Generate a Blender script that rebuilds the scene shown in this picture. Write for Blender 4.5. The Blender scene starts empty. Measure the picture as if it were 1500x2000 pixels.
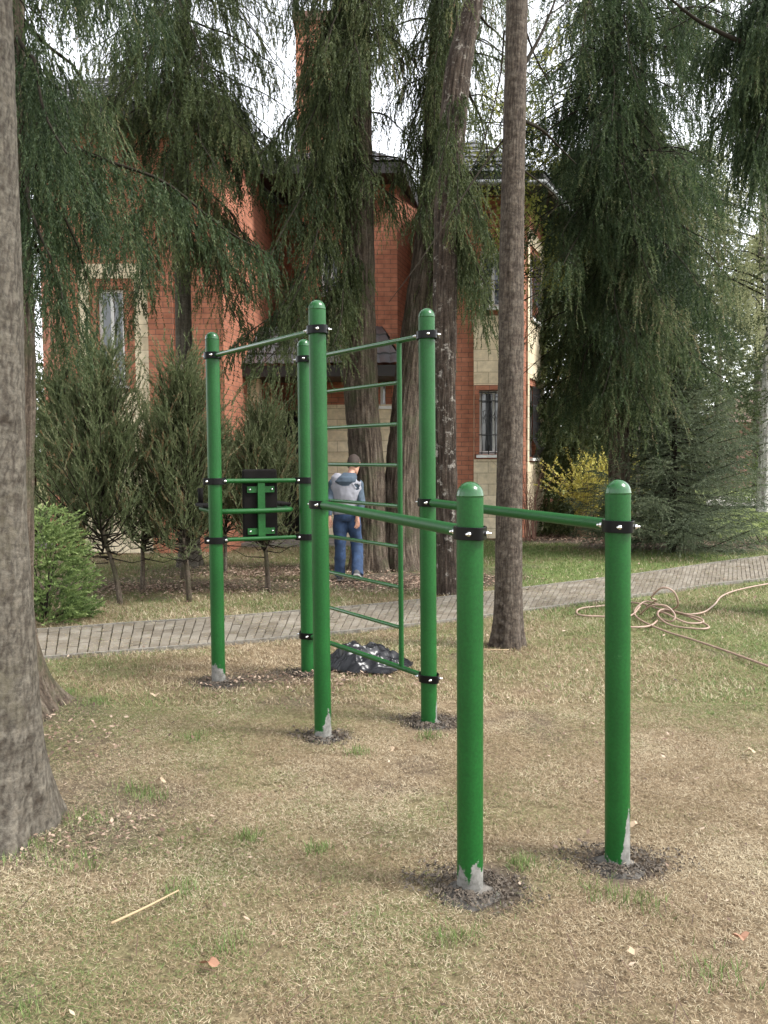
import bpy, math, random
import numpy as np
from mathutils import Vector, Matrix, Euler
random.seed(7)
rng = np.random.default_rng(11)
S = bpy.context.scene
COL = S.collection
PI = math.pi
# ------------------------------------------------------------------ camera
FPX = 1700.0
EYE = 1.6
cam_d = bpy.data.cameras.new('camera'); cam = bpy.data.objects.new('camera', cam_d); COL.objects.link(cam)
cam_d.sensor_fit = 'HORIZONTAL'; cam_d.sensor_width = 36; cam_d.lens = 36*FPX/1500
cam_d.clip_start = 0.05; cam_d.clip_end = 2000
CR = Matrix.Rotation(math.radians(90-3.70), 3, 'X') @ Matrix.Rotation(math.radians(-0.4), 3, 'Z')
cam.matrix_world = Matrix.Translation((0, 0, EYE)) @ CR.to_4x4()
S.camera = cam
def ray(px, py): return CR @ Vector(((px-750)/FPX, -(py-1000)/FPX, -1))
def P(px, py, d):
    r = ray(px, py); return Vector((0, 0, EYE)) + r*(d/r.y)
def G(px, py, z=0.0):
    r = ray(px, py); return Vector((0, 0, EYE)) + r*((z-EYE)/r.z)
# ------------------------------------------------------------------ noise
def _h(i, j, k):
    n = (i.astype(np.int64)*374761393 + j.astype(np.int64)*668265263 + k.astype(np.int64)*1274126177) & 0xffffffff
    n = ((n ^ (n >> 13))*1274126177) & 0xffffffff
    n = n ^ (n >> 16)
    return (n & 0xffff)/65535.0
def vn(x, y, z=0.0):
    x, y, z = np.broadcast_arrays(np.asarray(x, float), np.asarray(y, float), np.asarray(z, float))
    i, j, k = np.floor(x), np.floor(y), np.floor(z)
    fx, fy, fz = x-i, y-j, z-k
    fx, fy, fz = [f*f*(3-2*f) for f in (fx, fy, fz)]
    r = 0
    for a in (0, 1):
        for b in (0, 1):
            for c in (0, 1):
                w = (fx if a else 1-fx)*(fy if b else 1-fy)*(fz if c else 1-fz)
                r = r + w*_h(i+a, j+b, k+c)
    return r
def fbm(x, y, z=0.0, o=3):
    r = 0; a = .5; t = 0
    for q in range(o):
        r = r + a*vn(np.asarray(x)*2**q+17*q, np.asarray(y)*2**q+5*q, np.asarray(z)*2**q); t += a; a *= .5
    return r/t
def sstep(a, b, x): 
    t = np.clip((x-a)/(b-a), 0, 1); return t*t*(3-2*t)
# ------------------------------------------------------------------ materials
def mat(name):
    m = bpy.data.materials.new(name); m.use_nodes = True
    nt = m.node_tree; nt.nodes.clear()
    o = nt.nodes.new('ShaderNodeOutputMaterial')
    return m, nt, o
def nd(nt, t, **kw):
    n = nt.nodes.new(t)
    for k, v in kw.items():
        if k.startswith('i_'):
            n.inputs[k[2:].replace('_', ' ')].default_value = v
        else: setattr(n, k, v)
    return n
def ramp(nt, stops, interp='LINEAR'):
    r = nt.nodes.new('ShaderNodeValToRGB'); e = r.color_ramp.elements
    r.color_ramp.interpolation = interp
    while len(e) < len(stops): e.new(0.5)
    for el, (p, c) in zip(e, stops):
        el.position = p; el.color = (*c, 1) if len(c) == 3 else c
    return r
def simple(name, col, rough=.6, metal=0, nscale=8, namp=.15, bump=0.0, bscale=60, spec=.5, coord='Object'):
    m, nt, o = mat(name)
    b = nd(nt, 'ShaderNodeBsdfPrincipled'); b.inputs['Roughness'].default_value = rough; b.inputs['Metallic'].default_value = metal
    b.inputs['Specular IOR Level'].default_value = spec
    tc = nd(nt, 'ShaderNodeTexCoord'); n = nd(nt, 'ShaderNodeTexNoise', i_Scale=nscale, i_Detail=6.0)
    nt.links.new(tc.outputs[coord], n.inputs['Vector'])
    r = ramp(nt, [(.3, tuple(c*(1-namp) for c in col)), (.7, tuple(min(1, c*(1+namp)) for c in col))])
    nt.links.new(n.outputs['Fac'], r.inputs['Fac']); nt.links.new(r.outputs['Color'], b.inputs['Base Color'])
    if bump:
        n2 = nd(nt, 'ShaderNodeTexNoise', i_Scale=bscale, i_Detail=5.0); nt.links.new(tc.outputs[coord], n2.inputs['Vector'])
        bp = nd(nt, 'ShaderNodeBump', i_Strength=bump, i_Distance=.3/bscale); nt.links.new(n2.outputs['Fac'], bp.inputs['Height'])
        nt.links.new(bp.outputs['Normal'], b.inputs['Normal'])
    nt.links.new(b.outputs['BSDF'], o.inputs['Surface'])
    return m
def leafmat(name, stops, trans=.35, rough=.6):
    m, nt, o = mat(name)
    a = nd(nt, 'ShaderNodeAttribute', attribute_name='tone')
    r = ramp(nt, stops); nt.links.new(a.outputs['Fac'], r.inputs['Fac'])
    b = nd(nt, 'ShaderNodeBsdfPrincipled'); b.inputs['Roughness'].default_value = rough; b.inputs['Specular IOR Level'].default_value = .25
    t = nd(nt, 'ShaderNodeBsdfTranslucent'); mx = nd(nt, 'ShaderNodeMixShader'); mx.inputs[0].default_value = trans
    nt.links.new(r.outputs['Color'], b.inputs['Base Color']); nt.links.new(r.outputs['Color'], t.inputs['Color'])
    nt.links.new(b.outputs['BSDF'], mx.inputs[1]); nt.links.new(t.outputs['BSDF'], mx.inputs[2]); nt.links.new(mx.outputs[0], o.inputs['Surface'])
    return m
def bark(name, c0, c1, c2, scale=(9, 9, 2.2), bump=.6, moss=None, spots=None):
    m, nt, o = mat(name)
    b = nd(nt, 'ShaderNodeBsdfPrincipled'); b.inputs['Roughness'].default_value = .85; b.inputs['Specular IOR Level'].default_value = .2
    tc = nd(nt, 'ShaderNodeTexCoord'); mp = nd(nt, 'ShaderNodeMapping'); mp.inputs['Scale'].default_value = scale
    nt.links.new(tc.outputs['Object'], mp.inputs['Vector'])
    n = nd(nt, 'ShaderNodeTexNoise', i_Scale=2.0, i_Detail=8.0, i_Roughness=.65); nt.links.new(mp.outputs[0], n.inputs['Vector'])
    r = ramp(nt, [(.32, c0), (.5, c1), (.68, c2)]); nt.links.new(n.outputs['Fac'], r.inputs['Fac'])
    n2 = nd(nt, 'ShaderNodeTexNoise', i_Scale=45.0, i_Detail=6.0, i_Roughness=.7); nt.links.new(tc.outputs['Object'], n2.inputs['Vector'])
    r2 = ramp(nt, [(.35, (.55, .55, .55)), (.6, (1.15, 1.15, 1.15))]); nt.links.new(n2.outputs['Fac'], r2.inputs['Fac'])
    mul = nd(nt, 'ShaderNodeMix', data_type='RGBA', blend_type='MULTIPLY'); mul.inputs[0].default_value = 1
    nt.links.new(r.outputs['Color'], mul.inputs[6]); nt.links.new(r2.outputs['Color'], mul.inputs[7])
    last = mul.outputs[2]
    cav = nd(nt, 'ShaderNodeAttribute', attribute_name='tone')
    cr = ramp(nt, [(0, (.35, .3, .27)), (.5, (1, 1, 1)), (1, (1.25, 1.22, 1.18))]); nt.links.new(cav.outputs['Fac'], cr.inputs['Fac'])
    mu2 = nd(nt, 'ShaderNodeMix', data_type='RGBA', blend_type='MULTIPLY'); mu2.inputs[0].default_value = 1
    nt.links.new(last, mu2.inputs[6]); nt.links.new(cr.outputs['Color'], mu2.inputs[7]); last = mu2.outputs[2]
    def over(colr, sc, lo, hi, last):
        n3 = nd(nt, 'ShaderNodeTexNoise', i_Scale=sc, i_Detail=9.0, i_Roughness=.72); nt.links.new(tc.outputs['Object'], n3.inputs['Vector'])
        r3 = ramp(nt, [(lo, (0, 0, 0)), (hi, (1, 1, 1))]); nt.links.new(n3.outputs['Fac'], r3.inputs['Fac'])
        mm = nd(nt, 'ShaderNodeMix', data_type='RGBA'); nt.links.new(r3.outputs['Color'], mm.inputs[0]); nt.links.new(last, mm.inputs[6]); mm.inputs[7].default_value = (*colr, 1)
        return mm.outputs[2]
    if moss: last = over(moss, 3.0, .5, .7, last)
    if spots: last = over(spots, 11.0, .56, .66, last)
    nt.links.new(last, b.inputs['Base Color'])
    bp = nd(nt, 'ShaderNodeBump', i_Strength=bump, i_Distance=.015); ad = nd(nt, 'ShaderNodeMath', operation='ADD')
    nt.links.new(n.outputs['Fac'], ad.inputs[0]); nt.links.new(n2.outputs['Fac'], ad.inputs[1])
    nt.links.new(ad.outputs[0], bp.inputs['Height']); nt.links.new(bp.outputs['Normal'], b.inputs['Normal'])
    nt.links.new(b.outputs['BSDF'], o.inputs['Surface'])
    return m
def brickmat(name, c1, c2, mortar, bw, rh, ms, off=.5, rough=.85, nz=.25, bump=.5):
    m, nt, o = mat(name)
    b = nd(nt, 'ShaderNodeBsdfPrincipled'); b.inputs['Roughness'].default_value = rough; b.inputs['Specular IOR Level'].default_value = .25
    uv = nd(nt, 'ShaderNodeUVMap', uv_map='UVMap')
    br = nd(nt, 'ShaderNodeTexBrick'); br.offset = off
    br.inputs['Scale'].default_value = 1; br.inputs['Brick Width'].default_value = bw; br.inputs['Row Height'].default_value = rh
    br.inputs['Mortar Size'].default_value = ms; br.inputs['Mortar Smooth'].default_value = .3
    br.inputs['Color1'].default_value = (*c1, 1); br.inputs['Color2'].default_value = (*c2, 1); br.inputs['Mortar'].default_value = (*mortar, 1)
    nt.links.new(uv.outputs[0], br.inputs['Vector'])
    n = nd(nt, 'ShaderNodeTexNoise', i_Scale=7.0, i_Detail=7.0, i_Roughness=.65); nt.links.new(uv.outputs[0], n.inputs['Vector'])
    r = ramp(nt, [(.3, (1-nz,)*3), (.7, (1+nz,)*3)]); nt.links.new(n.outputs['Fac'], r.inputs['Fac'])
    mu = nd(nt, 'ShaderNodeMix', data_type='RGBA', blend_type='MULTIPLY'); mu.inputs[0].default_value = 1
    nt.links.new(br.outputs['Color'], mu.inputs[6]); nt.links.new(r.outputs['Color'], mu.inputs[7]); nt.links.new(mu.outputs[2], b.inputs['Base Color'])
    iv = nd(nt, 'ShaderNodeMath', operation='MULTIPLY_ADD'); iv.inputs[1].default_value = -1; nt.links.new(br.outputs['Fac'], iv.inputs[0])
    nt.links.new(n.outputs['Fac'], iv.inputs[2])
    bp = nd(nt, 'ShaderNodeBump', i_Strength=bump, i_Distance=.012); nt.links.new(iv.outputs[0], bp.inputs['Height']); nt.links.new(bp.outputs['Normal'], b.inputs['Normal'])
    nt.links.new(b.outputs['BSDF'], o.inputs['Surface'])
    return m
M = {}
M['brick'] = brickmat('orange_brick', (.43, .178, .108), (.35, .138, .084), (.16, .095, .072), .26, .088, .006)
M['stone'] = brickmat('cream_stone', (.72, .62, .45), (.62, .52, .36), (.36, .29, .20), .42, .21, .006, nz=.22)
M['roof'] = simple('roof_tile_metal', (.10, .10, .105), .38, .3, 3, .3, spec=.6)
M['fascia'] = simple('dark_fascia', (.018, .014, .012), .6)
M['glass'] = simple('window_glass', (.03, .035, .04), .06, 0, 2, .3, spec=1.0)
M['white'] = simple('white_frame', (.75, .75, .73), .5)
M['iron'] = simple('black_iron', (.02, .02, .022), .5)
M['darkdoor'] = simple('dark_door', (.012, .010, .010), .6)
M['curtain'] = simple('pale_curtain', (.45, .45, .42), .8)
M['wood'] = simple('twig_wood', (.022, .018, .013), .95, spec=.1)
M['chrome'] = simple('bolt_steel', (.75, .75, .75), .25, 1.0)
M['black'] = simple('black_clamp', (.003, .003, .0035), .32, 0, 6, .2, spec=.2)
M['board'] = simple('black_rubber_board', (.006, .005, .0045), .75, 0, 14, .3, .2, 120, spec=.12)
M['needle_dark'] = leafmat('spruce_needles', [(0, (.021, .036, .015)), (.35, (.046, .075, .031)), (.7, (.098, .128, .056)), (.9, (.165, .185, .09)), (1, (.20, .165, .095))], .5)
M['needle_olive'] = leafmat('olive_needles', [(0, (.028, .042, .015)), (.4, (.068, .090, .034)), (.75, (.12, .14, .058)), (.93, (.19, .20, .095)), (1, (.19, .13, .065))], .48)
M['needle_pine'] = leafmat('pine_needles', [(0, (.045, .062, .026)), (.4, (.10, .126, .055)), (.68, (.165, .188, .092)), (.86, (.26, .275, .16)), (1, (.22, .14, .07))], .5)
M['needle_blue'] = leafmat('young_spruce_needles', [(0, (.03, .042, .026)), (.4, (.062, .082, .048)), (.8, (.12, .145, .085)), (1, (.20, .22, .13))], .4)
M['thuja'] = leafmat('thuja_sprays', [(0, (.05, .08, .025)), (.35, (.12, .18, .058)), (.65, (.24, .32, .11)), (1, (.46, .52, .24))], .35)
M['yellow'] = leafmat('forsythia_flowers', [(0, (.26, .26, .05)), (.4, (.50, .46, .10)), (1, (.78, .72, .24))], .35)
M['lime'] = leafmat('lime_leaves', [(0, (.10, .12, .03)), (.5, (.24, .26, .06)), (1, (.42, .42, .12))], .4)
M['hedge'] = leafmat('hedge_leaves', [(0, (.05, .09, .02)), (.5, (.13, .19, .05)), (1, (.28, .32, .10))], .35)
M['far'] = leafmat('far_foliage', [(0, (.05, .07, .035)), (.5, (.11, .13, .07)), (1, (.24, .25, .14))], .4)
M['birchleaf'] = leafmat('birch_leaves', [(0, (.20, .22, .10)), (1, (.48, .48, .28))], .5)
M['grass'] = leafmat('grass_blades', [(0, (.075, .125, .032)), (.25, (.13, .19, .055)), (.42, (.19, .20, .085)), (.56, (.19, .125, .07)), (.72, (.28, .213, .13)), (.88, (.385, .31, .20)), (1, (.50, .43, .30))], .2)
M['litter'] = leafmat('leaf_litter', [(0, (.06, .04, .03)), (.5, (.16, .10, .07)), (1, (.42, .32, .24))], .1)
M['bark_grey'] = bark('grey_bark', (.070, .060, .046), (.090, .079, .063), (.115, .103, .083), (3.5, 3.5, 14.0), .4, moss=(.085, .075, .05))
M['bark_brown'] = bark('brown_bark', (0.0434, 0.031, 0.0223), (0.093, 0.0713, 0.0527), (0.155, 0.13, 0.102), (12, 12, 2.0), .8, moss=(.05, .055, .026))
M['bark_mottled'] = bark('mottled_bark', (0.0275, 0.0209, 0.0165), (0.0605, 0.044, 0.033), (0.105, 0.088, 0.0715), (9, 9, 3), .7, spots=(.34, .31, .27))
M['bark_pole'] = bark('pole_bark', (0.048, 0.0358, 0.0269), (0.08, 0.064, 0.0499), (0.118, 0.0992, 0.08), (7, 7, 11.0), .45)
M['birch'] = bark('birch_bark', (.45, .42, .38), (.65, .63, .6), (.8, .78, .75), (3, 3, 12), .3, spots=(.06, .05, .045))
M['soil'] = simple('wet_soil', (.085, .068, .052), .95, 0, 18, .45, .9, 70)
M['concrete'] = simple('rough_concrete', (.11, .10, .088), .9, 0, 22, .3, .8, 90)
M['hose'] = simple('hose_rubber', (.30, .205, .155), .5, 0, 20, .15)
M['straw'] = simple('straw_stick', (.33, .24, .14), .9)
M['jeans'] = simple('blue_denim', (.022, .045, .098), .9, 0, 12, .4, .3, 160)
M['vest'] = simple('grey_vest', (.27, .27, .30), .9, 0, 6, .08, .2, 90)
M['hood'] = simple('blue_grey_knit', (.060, .085, .115), .9, 0, 10, .2, .3, 150)
M['skin'] = simple('skin', (.55, .30, .21), .55)
M['hair'] = simple('short_brown_hair', (.035, .022, .016), .8, 0, 60, .4, .6, 200)
M['shoe'] = simple('dark_shoe', (.05, .05, .052), .7)
M['sole'] = simple('grey_sole', (.22, .21, .20), .8)
# plastic bag
M['bag'] = simple('black_plastic', (.010, .010, .012), .3, 0, 5, .2, .12, 9, spec=.35)
# green paint, worn at the foot (wear has a shape of its own, stored per vertex)
def paint(name, worn=False):
    m, nt, o = mat(name)
    b = nd(nt, 'ShaderNodeBsdfPrincipled'); b.inputs['Roughness'].default_value = .5; b.inputs['Specular IOR Level'].default_value = .28; b.inputs['Coat Weight'].default_value = .05; b.inputs['Coat Roughness'].default_value = .2
    tc = nd(nt, 'ShaderNodeTexCoord'); n = nd(nt, 'ShaderNodeTexNoise', i_Scale=3.5, i_Detail=5.0); nt.links.new(tc.outputs['Object'], n.inputs['Vector'])
    r = ramp(nt, [(.3, (.005, .062, .010)), (.7, (.008, .082, .014))]); nt.links.new(n.outputs['Fac'], r.inputs['Fac'])
    fine = nd(nt, 'ShaderNodeTexNoise', i_Scale=260.0, i_Detail=2.0); nt.links.new(tc.outputs['Object'], fine.inputs['Vector'])
    bp = nd(nt, 'ShaderNodeBump', i_Strength=.2, i_Distance=.003); nt.links.new(fine.outputs['Fac'], bp.inputs['Height'])
    fr = ramp(nt, [(.35, (.86,)*3), (.65, (1.12,)*3)]); f2 = nd(nt, 'ShaderNodeTexNoise', i_Scale=95.0, i_Detail=3.0); nt.links.new(tc.outputs['Object'], f2.inputs['Vector']); nt.links.new(f2.outputs['Fac'], fr.inputs['Fac'])
    fm = nd(nt, 'ShaderNodeMix', data_type='RGBA', blend_type='MULTIPLY'); fm.inputs[0].default_value = 1; nt.links.new(r.outputs['Color'], fm.inputs[6]); nt.links.new(fr.outputs['Color'], fm.inputs[7])
    # scuffs of dust
    n2 = nd(nt, 'ShaderNodeTexNoise', i_Scale=9.0, i_Detail=9.0, i_Roughness=.75); nt.links.new(tc.outputs['Object'], n2.inputs['Vector'])
    r2 = ramp(nt, [(.66, (0, 0, 0)), (.78, (.5, .5, .5))]); nt.links.new(n2.outputs['Fac'], r2.inputs['Fac'])
    mx = nd(nt, 'ShaderNodeMix', data_type='RGBA'); nt.links.new(r2.outputs['Color'], mx.inputs[0]); nt.links.new(fm.outputs[2], mx.inputs[6]); mx.inputs[7].default_value = (.12, .24, .12, 1)
    last = mx.outputs[2]; rough = None
    if worn:
        a = nd(nt, 'ShaderNodeAttribute', attribute_name='tone')
        n3 = nd(nt, 'ShaderNodeTexNoise', i_Scale=26.0, i_Detail=9.0, i_Roughness=.72); nt.links.new(tc.outputs['Object'], n3.inputs['Vector'])
        ad = nd(nt, 'ShaderNodeMath', operation='MULTIPLY_ADD'); ad.inputs[1].default_value = .36; nt.links.new(n3.outputs['Fac'], ad.inputs[0]); nt.links.new(a.outputs['Fac'], ad.inputs[2])
        r3 = ramp(nt, [(.66, (0, 0, 0)), (.68, (1, 1, 1))]); nt.links.new(ad.outputs[0], r3.inputs['Fac'])
        r4 = ramp(nt, [(.35, (.10, .095, .085)), (.65, (.235, .23, .21))]); nt.links.new(n3.outputs['Fac'], r4.inputs['Fac'])
        m2 = nd(nt, 'ShaderNodeMix', data_type='RGBA'); nt.links.new(r3.outputs['Color'], m2.inputs[0]); nt.links.new(last, m2.inputs[6]); nt.links.new(r4.outputs['Color'], m2.inputs[7])
        last = m2.outputs[2]
        mr = nd(nt, 'ShaderNodeMapRange'); mr.inputs[3].default_value = .42; mr.inputs[4].default_value = .9
        nt.links.new(r3.outputs['Color'], mr.inputs[0]); nt.links.new(mr.outputs[0], b.inputs['Roughness'])
        mc = nd(nt, 'ShaderNodeMapRange'); mc.inputs[3].default_value = .05; mc.inputs[4].default_value = 0
        nt.links.new(r3.outputs['Color'], mc.inputs[0]); nt.links.new(mc.outputs[0], b.inputs['Coat Weight'])
    nt.links.new(last, b.inputs['Base Color']); nt.links.new(bp.outputs['Normal'], b.inputs['Normal'])
    nt.links.new(b.outputs['BSDF'], o.inputs['Surface'])
    return m
M['paint'] = paint('green_paint'); M['paint_worn'] = paint('green_paint_worn', True)
M['paint_gloss'] = paint('green_cap')
M['paint_gloss'].node_tree.nodes['Principled BSDF'].inputs['Roughness'].default_value = .2
M['paint_gloss'].node_tree.nodes['Principled BSDF'].inputs['Coat Weight'].default_value = .6
# ------------------------------------------------------------------ mesh helpers
class MB:
    def __init__(s): s.v = []; s.f = []; s.uv = []; s.n = 0; s.tone = []
    def add(s, v, f, uv=None, tone=None):
        v = np.asarray(v, float).reshape(-1, 3); s.v.append(v)
        for q in f: s.f.append([i+s.n for i in q])
        if uv is not None: s.uv += uv
        else: s.uv += [[(0, 0)]*len(q) for q in f]
        s.tone.append(np.full(len(v), .5) if tone is None else np.broadcast_to(tone, (len(v),)))
        s.n += len(v)
    def box(s, c, size, rot=None, bev=0):
        hx, hy, hz = size[0]/2, size[1]/2, size[2]/2
        v = np.array([[x, y, z] for x in (-hx, hx) for y in (-hy, hy) for z in (-hz, hz)])
        if rot is not None: v = v @ np.array(rot).T
        s.add(v+np.array(c), [(0, 1, 3, 2), (4, 6, 7, 5), (0, 4, 5, 1), (2, 3, 7, 6), (0, 2, 6, 4), (1, 5, 7, 3)])
    def tube(s, pts, rad, n=10, cap=True, tone=None, flat=1.0):
        pts = [Vector(p) for p in pts]; k = len(pts)
        rad = [rad]*k if not hasattr(rad, '__len__') else list(rad)
        T = []
        for i in range(k):
            a = pts[max(0, i-1)]; b = pts[min(k-1, i+1)]; t = (b-a); T.append(t.normalized() if t.length > 1e-9 else Vector((0, 0, 1)))
        u = T[0].orthogonal().normalized(); V = []
        for i in range(k):
            u = (u-T[i]*u.dot(T[i])); u = u.normalized() if u.length > 1e-6 else T[i].orthogonal().normalized(); w = T[i].cross(u)
            for j in range(n):
                a = 2*PI*j/n; V.append(pts[i]+(u*math.cos(a)+w*math.sin(a)*flat)*rad[i])
        F = []
        for i in range(k-1):
            for j in range(n): F.append((i*n+j, i*n+(j+1) % n, (i+1)*n+(j+1) % n, (i+1)*n+j))
        if cap: F.append(tuple(range(n))[::-1]); F.append(tuple((k-1)*n+j for j in range(n)))
        s.add([tuple(p) for p in V], F, tone=tone)
    def loft(s, secs, n=20, cap=True):
        """secs: (center, half width vector, half depth vector)"""
        V = []
        for c, a, b in secs:
            c, a, b = Vector(c), Vector(a), Vector(b)
            for j in range(n):
                t = 2*PI*j/n; V.append(tuple(c+a*math.cos(t)+b*math.sin(t)))
        k = len(secs); F = []
        for i in range(k-1):
            for j in range(n): F.append((i*n+j, i*n+(j+1) % n, (i+1)*n+(j+1) % n, (i+1)*n+j))
        if cap: F.append(tuple(range(n))[::-1]); F.append(tuple((k-1)*n+j for j in range(n)))
        s.add(V, F)
    def build(s, name, m, parent=None, smooth=False, origin=None, hasuv=False, world_parent=True):
        me = bpy.data.meshes.new(name); v = np.concatenate(s.v)
        if origin is not None: v = v-np.array(origin)
        me.from_pydata(v.tolist(), [], s.f)
        if hasuv:
            l = me.uv_layers.new(name='UVMap'); l.data.foreach_set('uv', np.array([c for q in s.uv for c in q], dtype=np.float32).ravel())
        at = me.attributes.new('tone', 'FLOAT', 'POINT'); at.data.foreach_set('value', np.concatenate(s.tone).astype(np.float32))
        return link(name, me, m, parent, smooth, origin)
def link(name, me, m, parent=None, smooth=False, origin=None):
    me.materials.append(m)
    if smooth: me.polygons.foreach_set('use_smooth', [True]*len(me.polygons))
    me.update()
    o = bpy.data.objects.new(name, me); COL.objects.link(o)
    if origin is not None: o.location = origin
    if parent is not None:
        o.parent = parent; o.location = o.location-world_loc(parent)
    return o
def world_loc(o):
    l = Vector(o.location)
    while o.parent: o = o.parent; l = l+Vector(o.location)
    return l
def tri_mesh(name, V, tone, m, parent=None, quads=False):
    """V (N,3,3) independent triangles or (N,4,3) quads; tone (N,)"""
    k = 4 if quads else 3
    N = len(V); me = bpy.data.meshes.new(name)
    off = np.array(world_loc(parent)) if parent is not None else 0
    me.vertices.add(N*k); me.vertices.foreach_set('co', (V.reshape(-1, 3)-off).astype(np.float32).ravel())
    me.loops.add(N*k); me.loops.foreach_set('vertex_index', np.arange(N*k, dtype=np.int32))
    me.polygons.add(N); me.polygons.foreach_set('loop_start', np.arange(0, N*k, k, dtype=np.int32))
    me.update(calc_edges=True)
    at = me.attributes.new('tone', 'FLOAT', 'POINT'); at.data.foreach_set('value', np.repeat(np.clip(tone, 0, 1), k).astype(np.float32))
    me.materials.append(m)
    o = bpy.data.objects.new(name, me); COL.objects.link(o)
    if parent is not None: o.parent = parent
    return o
def empty(name, loc, label=None, cat=None, group=None):
    o = bpy.data.objects.new(name, None); COL.objects.link(o); o.location = loc; o.empty_display_size = .2
    if label: o['label'] = label
    if cat: o['category'] = cat
    if group: o['group'] = group
    return o
def tag(o, label=None, cat=None, group=None, kind=None):
    if label: o['label'] = label
    if cat: o['category'] = cat
    if group: o['group'] = group
    if kind: o['kind'] = kind
    return o
def smooth_path(pts, sub=8):
    pts = [Vector(p) for p in pts]; out = []
    ext = [pts[0]*2-pts[1]]+pts+[pts[-1]*2-pts[-2]]
    for i in range(1, len(ext)-2):
        p0, p1, p2, p3 = ext[i-1:i+3]
        for k in range(sub):
            t = k/sub
            out.append(.5*((2*p1)+(p2-p0)*t+(2*p0-5*p1+4*p2-p3)*t*t+(3*p1-p0-3*p2+p3)*t**3))
    out.append(pts[-1]); return out
# ------------------------------------------------------------------ world & light
w = bpy.data.worlds.new('World'); S.world = w; w.use_nodes = True; nt = w.node_tree; nt.nodes.clear()
SUN_EL, SUN_AZ = math.radians(52), math.radians(105)     # azimuth clockwise from +Y
sky = nt.nodes.new('ShaderNodeTexSky'); sky.sky_type = 'NISHITA'; sky.sun_disc = False
sky.sun_elevation = SUN_EL; sky.sun_rotation = SUN_AZ; sky.dust_density = 1.2; sky.air_density = 1.0; sky.ozone_density = 1.0
hs = nt.nodes.new('ShaderNodeHueSaturation'); hs.inputs['Saturation'].default_value = .16; hs.inputs['Value'].default_value = 1.3
bg = nt.nodes.new('ShaderNodeBackground'); bg.inputs['Strength'].default_value = .15
wo = nt.nodes.new('ShaderNodeOutputWorld')
nt.links.new(sky.outputs[0], hs.inputs['Color']); nt.links.new(hs.outputs[0], bg.inputs[0]); nt.links.new(bg.outputs[0], wo.inputs[0])
sl = bpy.data.lights.new('sun', 'SUN'); sl.energy = 2.1; sl.angle = math.radians(12); sl.color = (1, .975, .93)
so = bpy.data.objects.new('sun', sl); COL.objects.link(so)
sd = Vector((math.sin(SUN_AZ)*math.cos(SUN_EL), math.cos(SUN_AZ)*math.cos(SUN_EL), math.sin(SUN_EL)))
so.rotation_euler = sd.to_track_quat('Z', 'Y').to_euler(); so.location = sd*40
S.view_settings.view_transform = 'Standard'; S.view_settings.look = 'None'; S.view_settings.gamma = 1; S.view_settings.exposure = 1.46

# ------------------------------------------------------------------ path edges
NEAR = [(-500, 1335), (80, 1286), (400, 1260), (600, 1242), (838, 1217), (1040, 1191), (1240, 1164), (1400, 1141), (1500, 1130), (1700, 1100), (2100, 1050)]
FARE = [(-500, 1268), (80, 1233), (240, 1221), (400, 1211), (600, 1195), (760, 1181), (880, 1168), (1040, 1149), (1240, 1124), (1420, 1098), (1500, 1088), (1700, 1064), (2100, 1022)]
near_w = np.array([G(*p)[:2] for p in NEAR]); far_w = np.array([G(*p)[:2] for p in FARE])
def resample(p, n):
    d = np.r_[0, np.cumsum(np.linalg.norm(np.diff(p, axis=0), axis=1))]; t = np.linspace(0, d[-1], n)
    return np.c_[np.interp(t, d, p[:, 0]), np.interp(t, d, p[:, 1])]
near_s = np.array([tuple(p)[:2] for p in smooth_path([(x, y, 0) for x, y in near_w], 10)]); far_s = np.array([tuple(p)[:2] for p in smooth_path([(x, y, 0) for x, y in far_w], 10)])
def yedge(e, x): return np.interp(x, e[:, 0], e[:, 1])
def on_path(x, y, m=0.0): return (y > yedge(near_s, x)-m) & (y < yedge(far_s, x)+m)
post_base = {1: G(918, 1730), 2: G(1206, 1680), 3: G(631, 1436), 4: G(838, 1408), 5: G(427, 1330), 6: G(601, 1311)}
holes = [(post_base[i].x, post_base[i].y, r) for i, r in ((1, .15), (2, .16), (3, .13), (4, .15), (5, .14), (6, .12))]
def soilw(x, y):
    """0..1 amount of bare soil"""
    w_ = np.zeros_like(x)
    n = fbm(x*2.2, y*2.2, 3.1)
    for hx, hy, hr in holes:
        d = np.hypot(x-hx-.02, (y-hy)); w_ = np.maximum(w_, sstep(hr*1.65, hr*.75, d+(n-.5)*.30)*.95)
    w_ = np.maximum(w_, .55*sstep(.60, .72, fbm(x*1.6+3, y*1.6, 12.5, 4))*(y < 14))
    # trench between the two far posts
    a, b = post_base[5], post_base[6]; ab = np.array([b.x-a.x, b.y-a.y]); L = np.dot(ab, ab)
    t = np.clip(((x-a.x)*ab[0]+(y-a.y)*ab[1])/L, 0, 1); d = np.hypot(x-a.x-t*ab[0], y-a.y-t*ab[1])
    w_ = np.maximum(w_, sstep(.32, .05, d+(n-.5)*.3)*.75)
    # beds by the house (right) and litter under the big trunks
    for px, py, rx, ry, amt in ((1140, 1050, 2.3, 1.2, 1), (1330, 1062, 2.3, 1.3, 1), (1500, 1055, 2.6, .9, .8), (800, 1132, 1.5, .9, .95), (940, 1120, .8, 1.0, .6), (300, 1140, 2.4, .7, .75), (500, 1110, 1.8, .8, .6), (150, 1600, .55, .6, .6), (20, 1500, .7, .9, .5), (40, 1390, .6, .5, .6)):
        g = G(px, py); q = np.hypot((x-g.x)/rx, (y-g.y)/ry); w_ = np.maximum(w_, amt*sstep(1.15, .6, q+(n-.5)*.55))
    return w_
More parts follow.
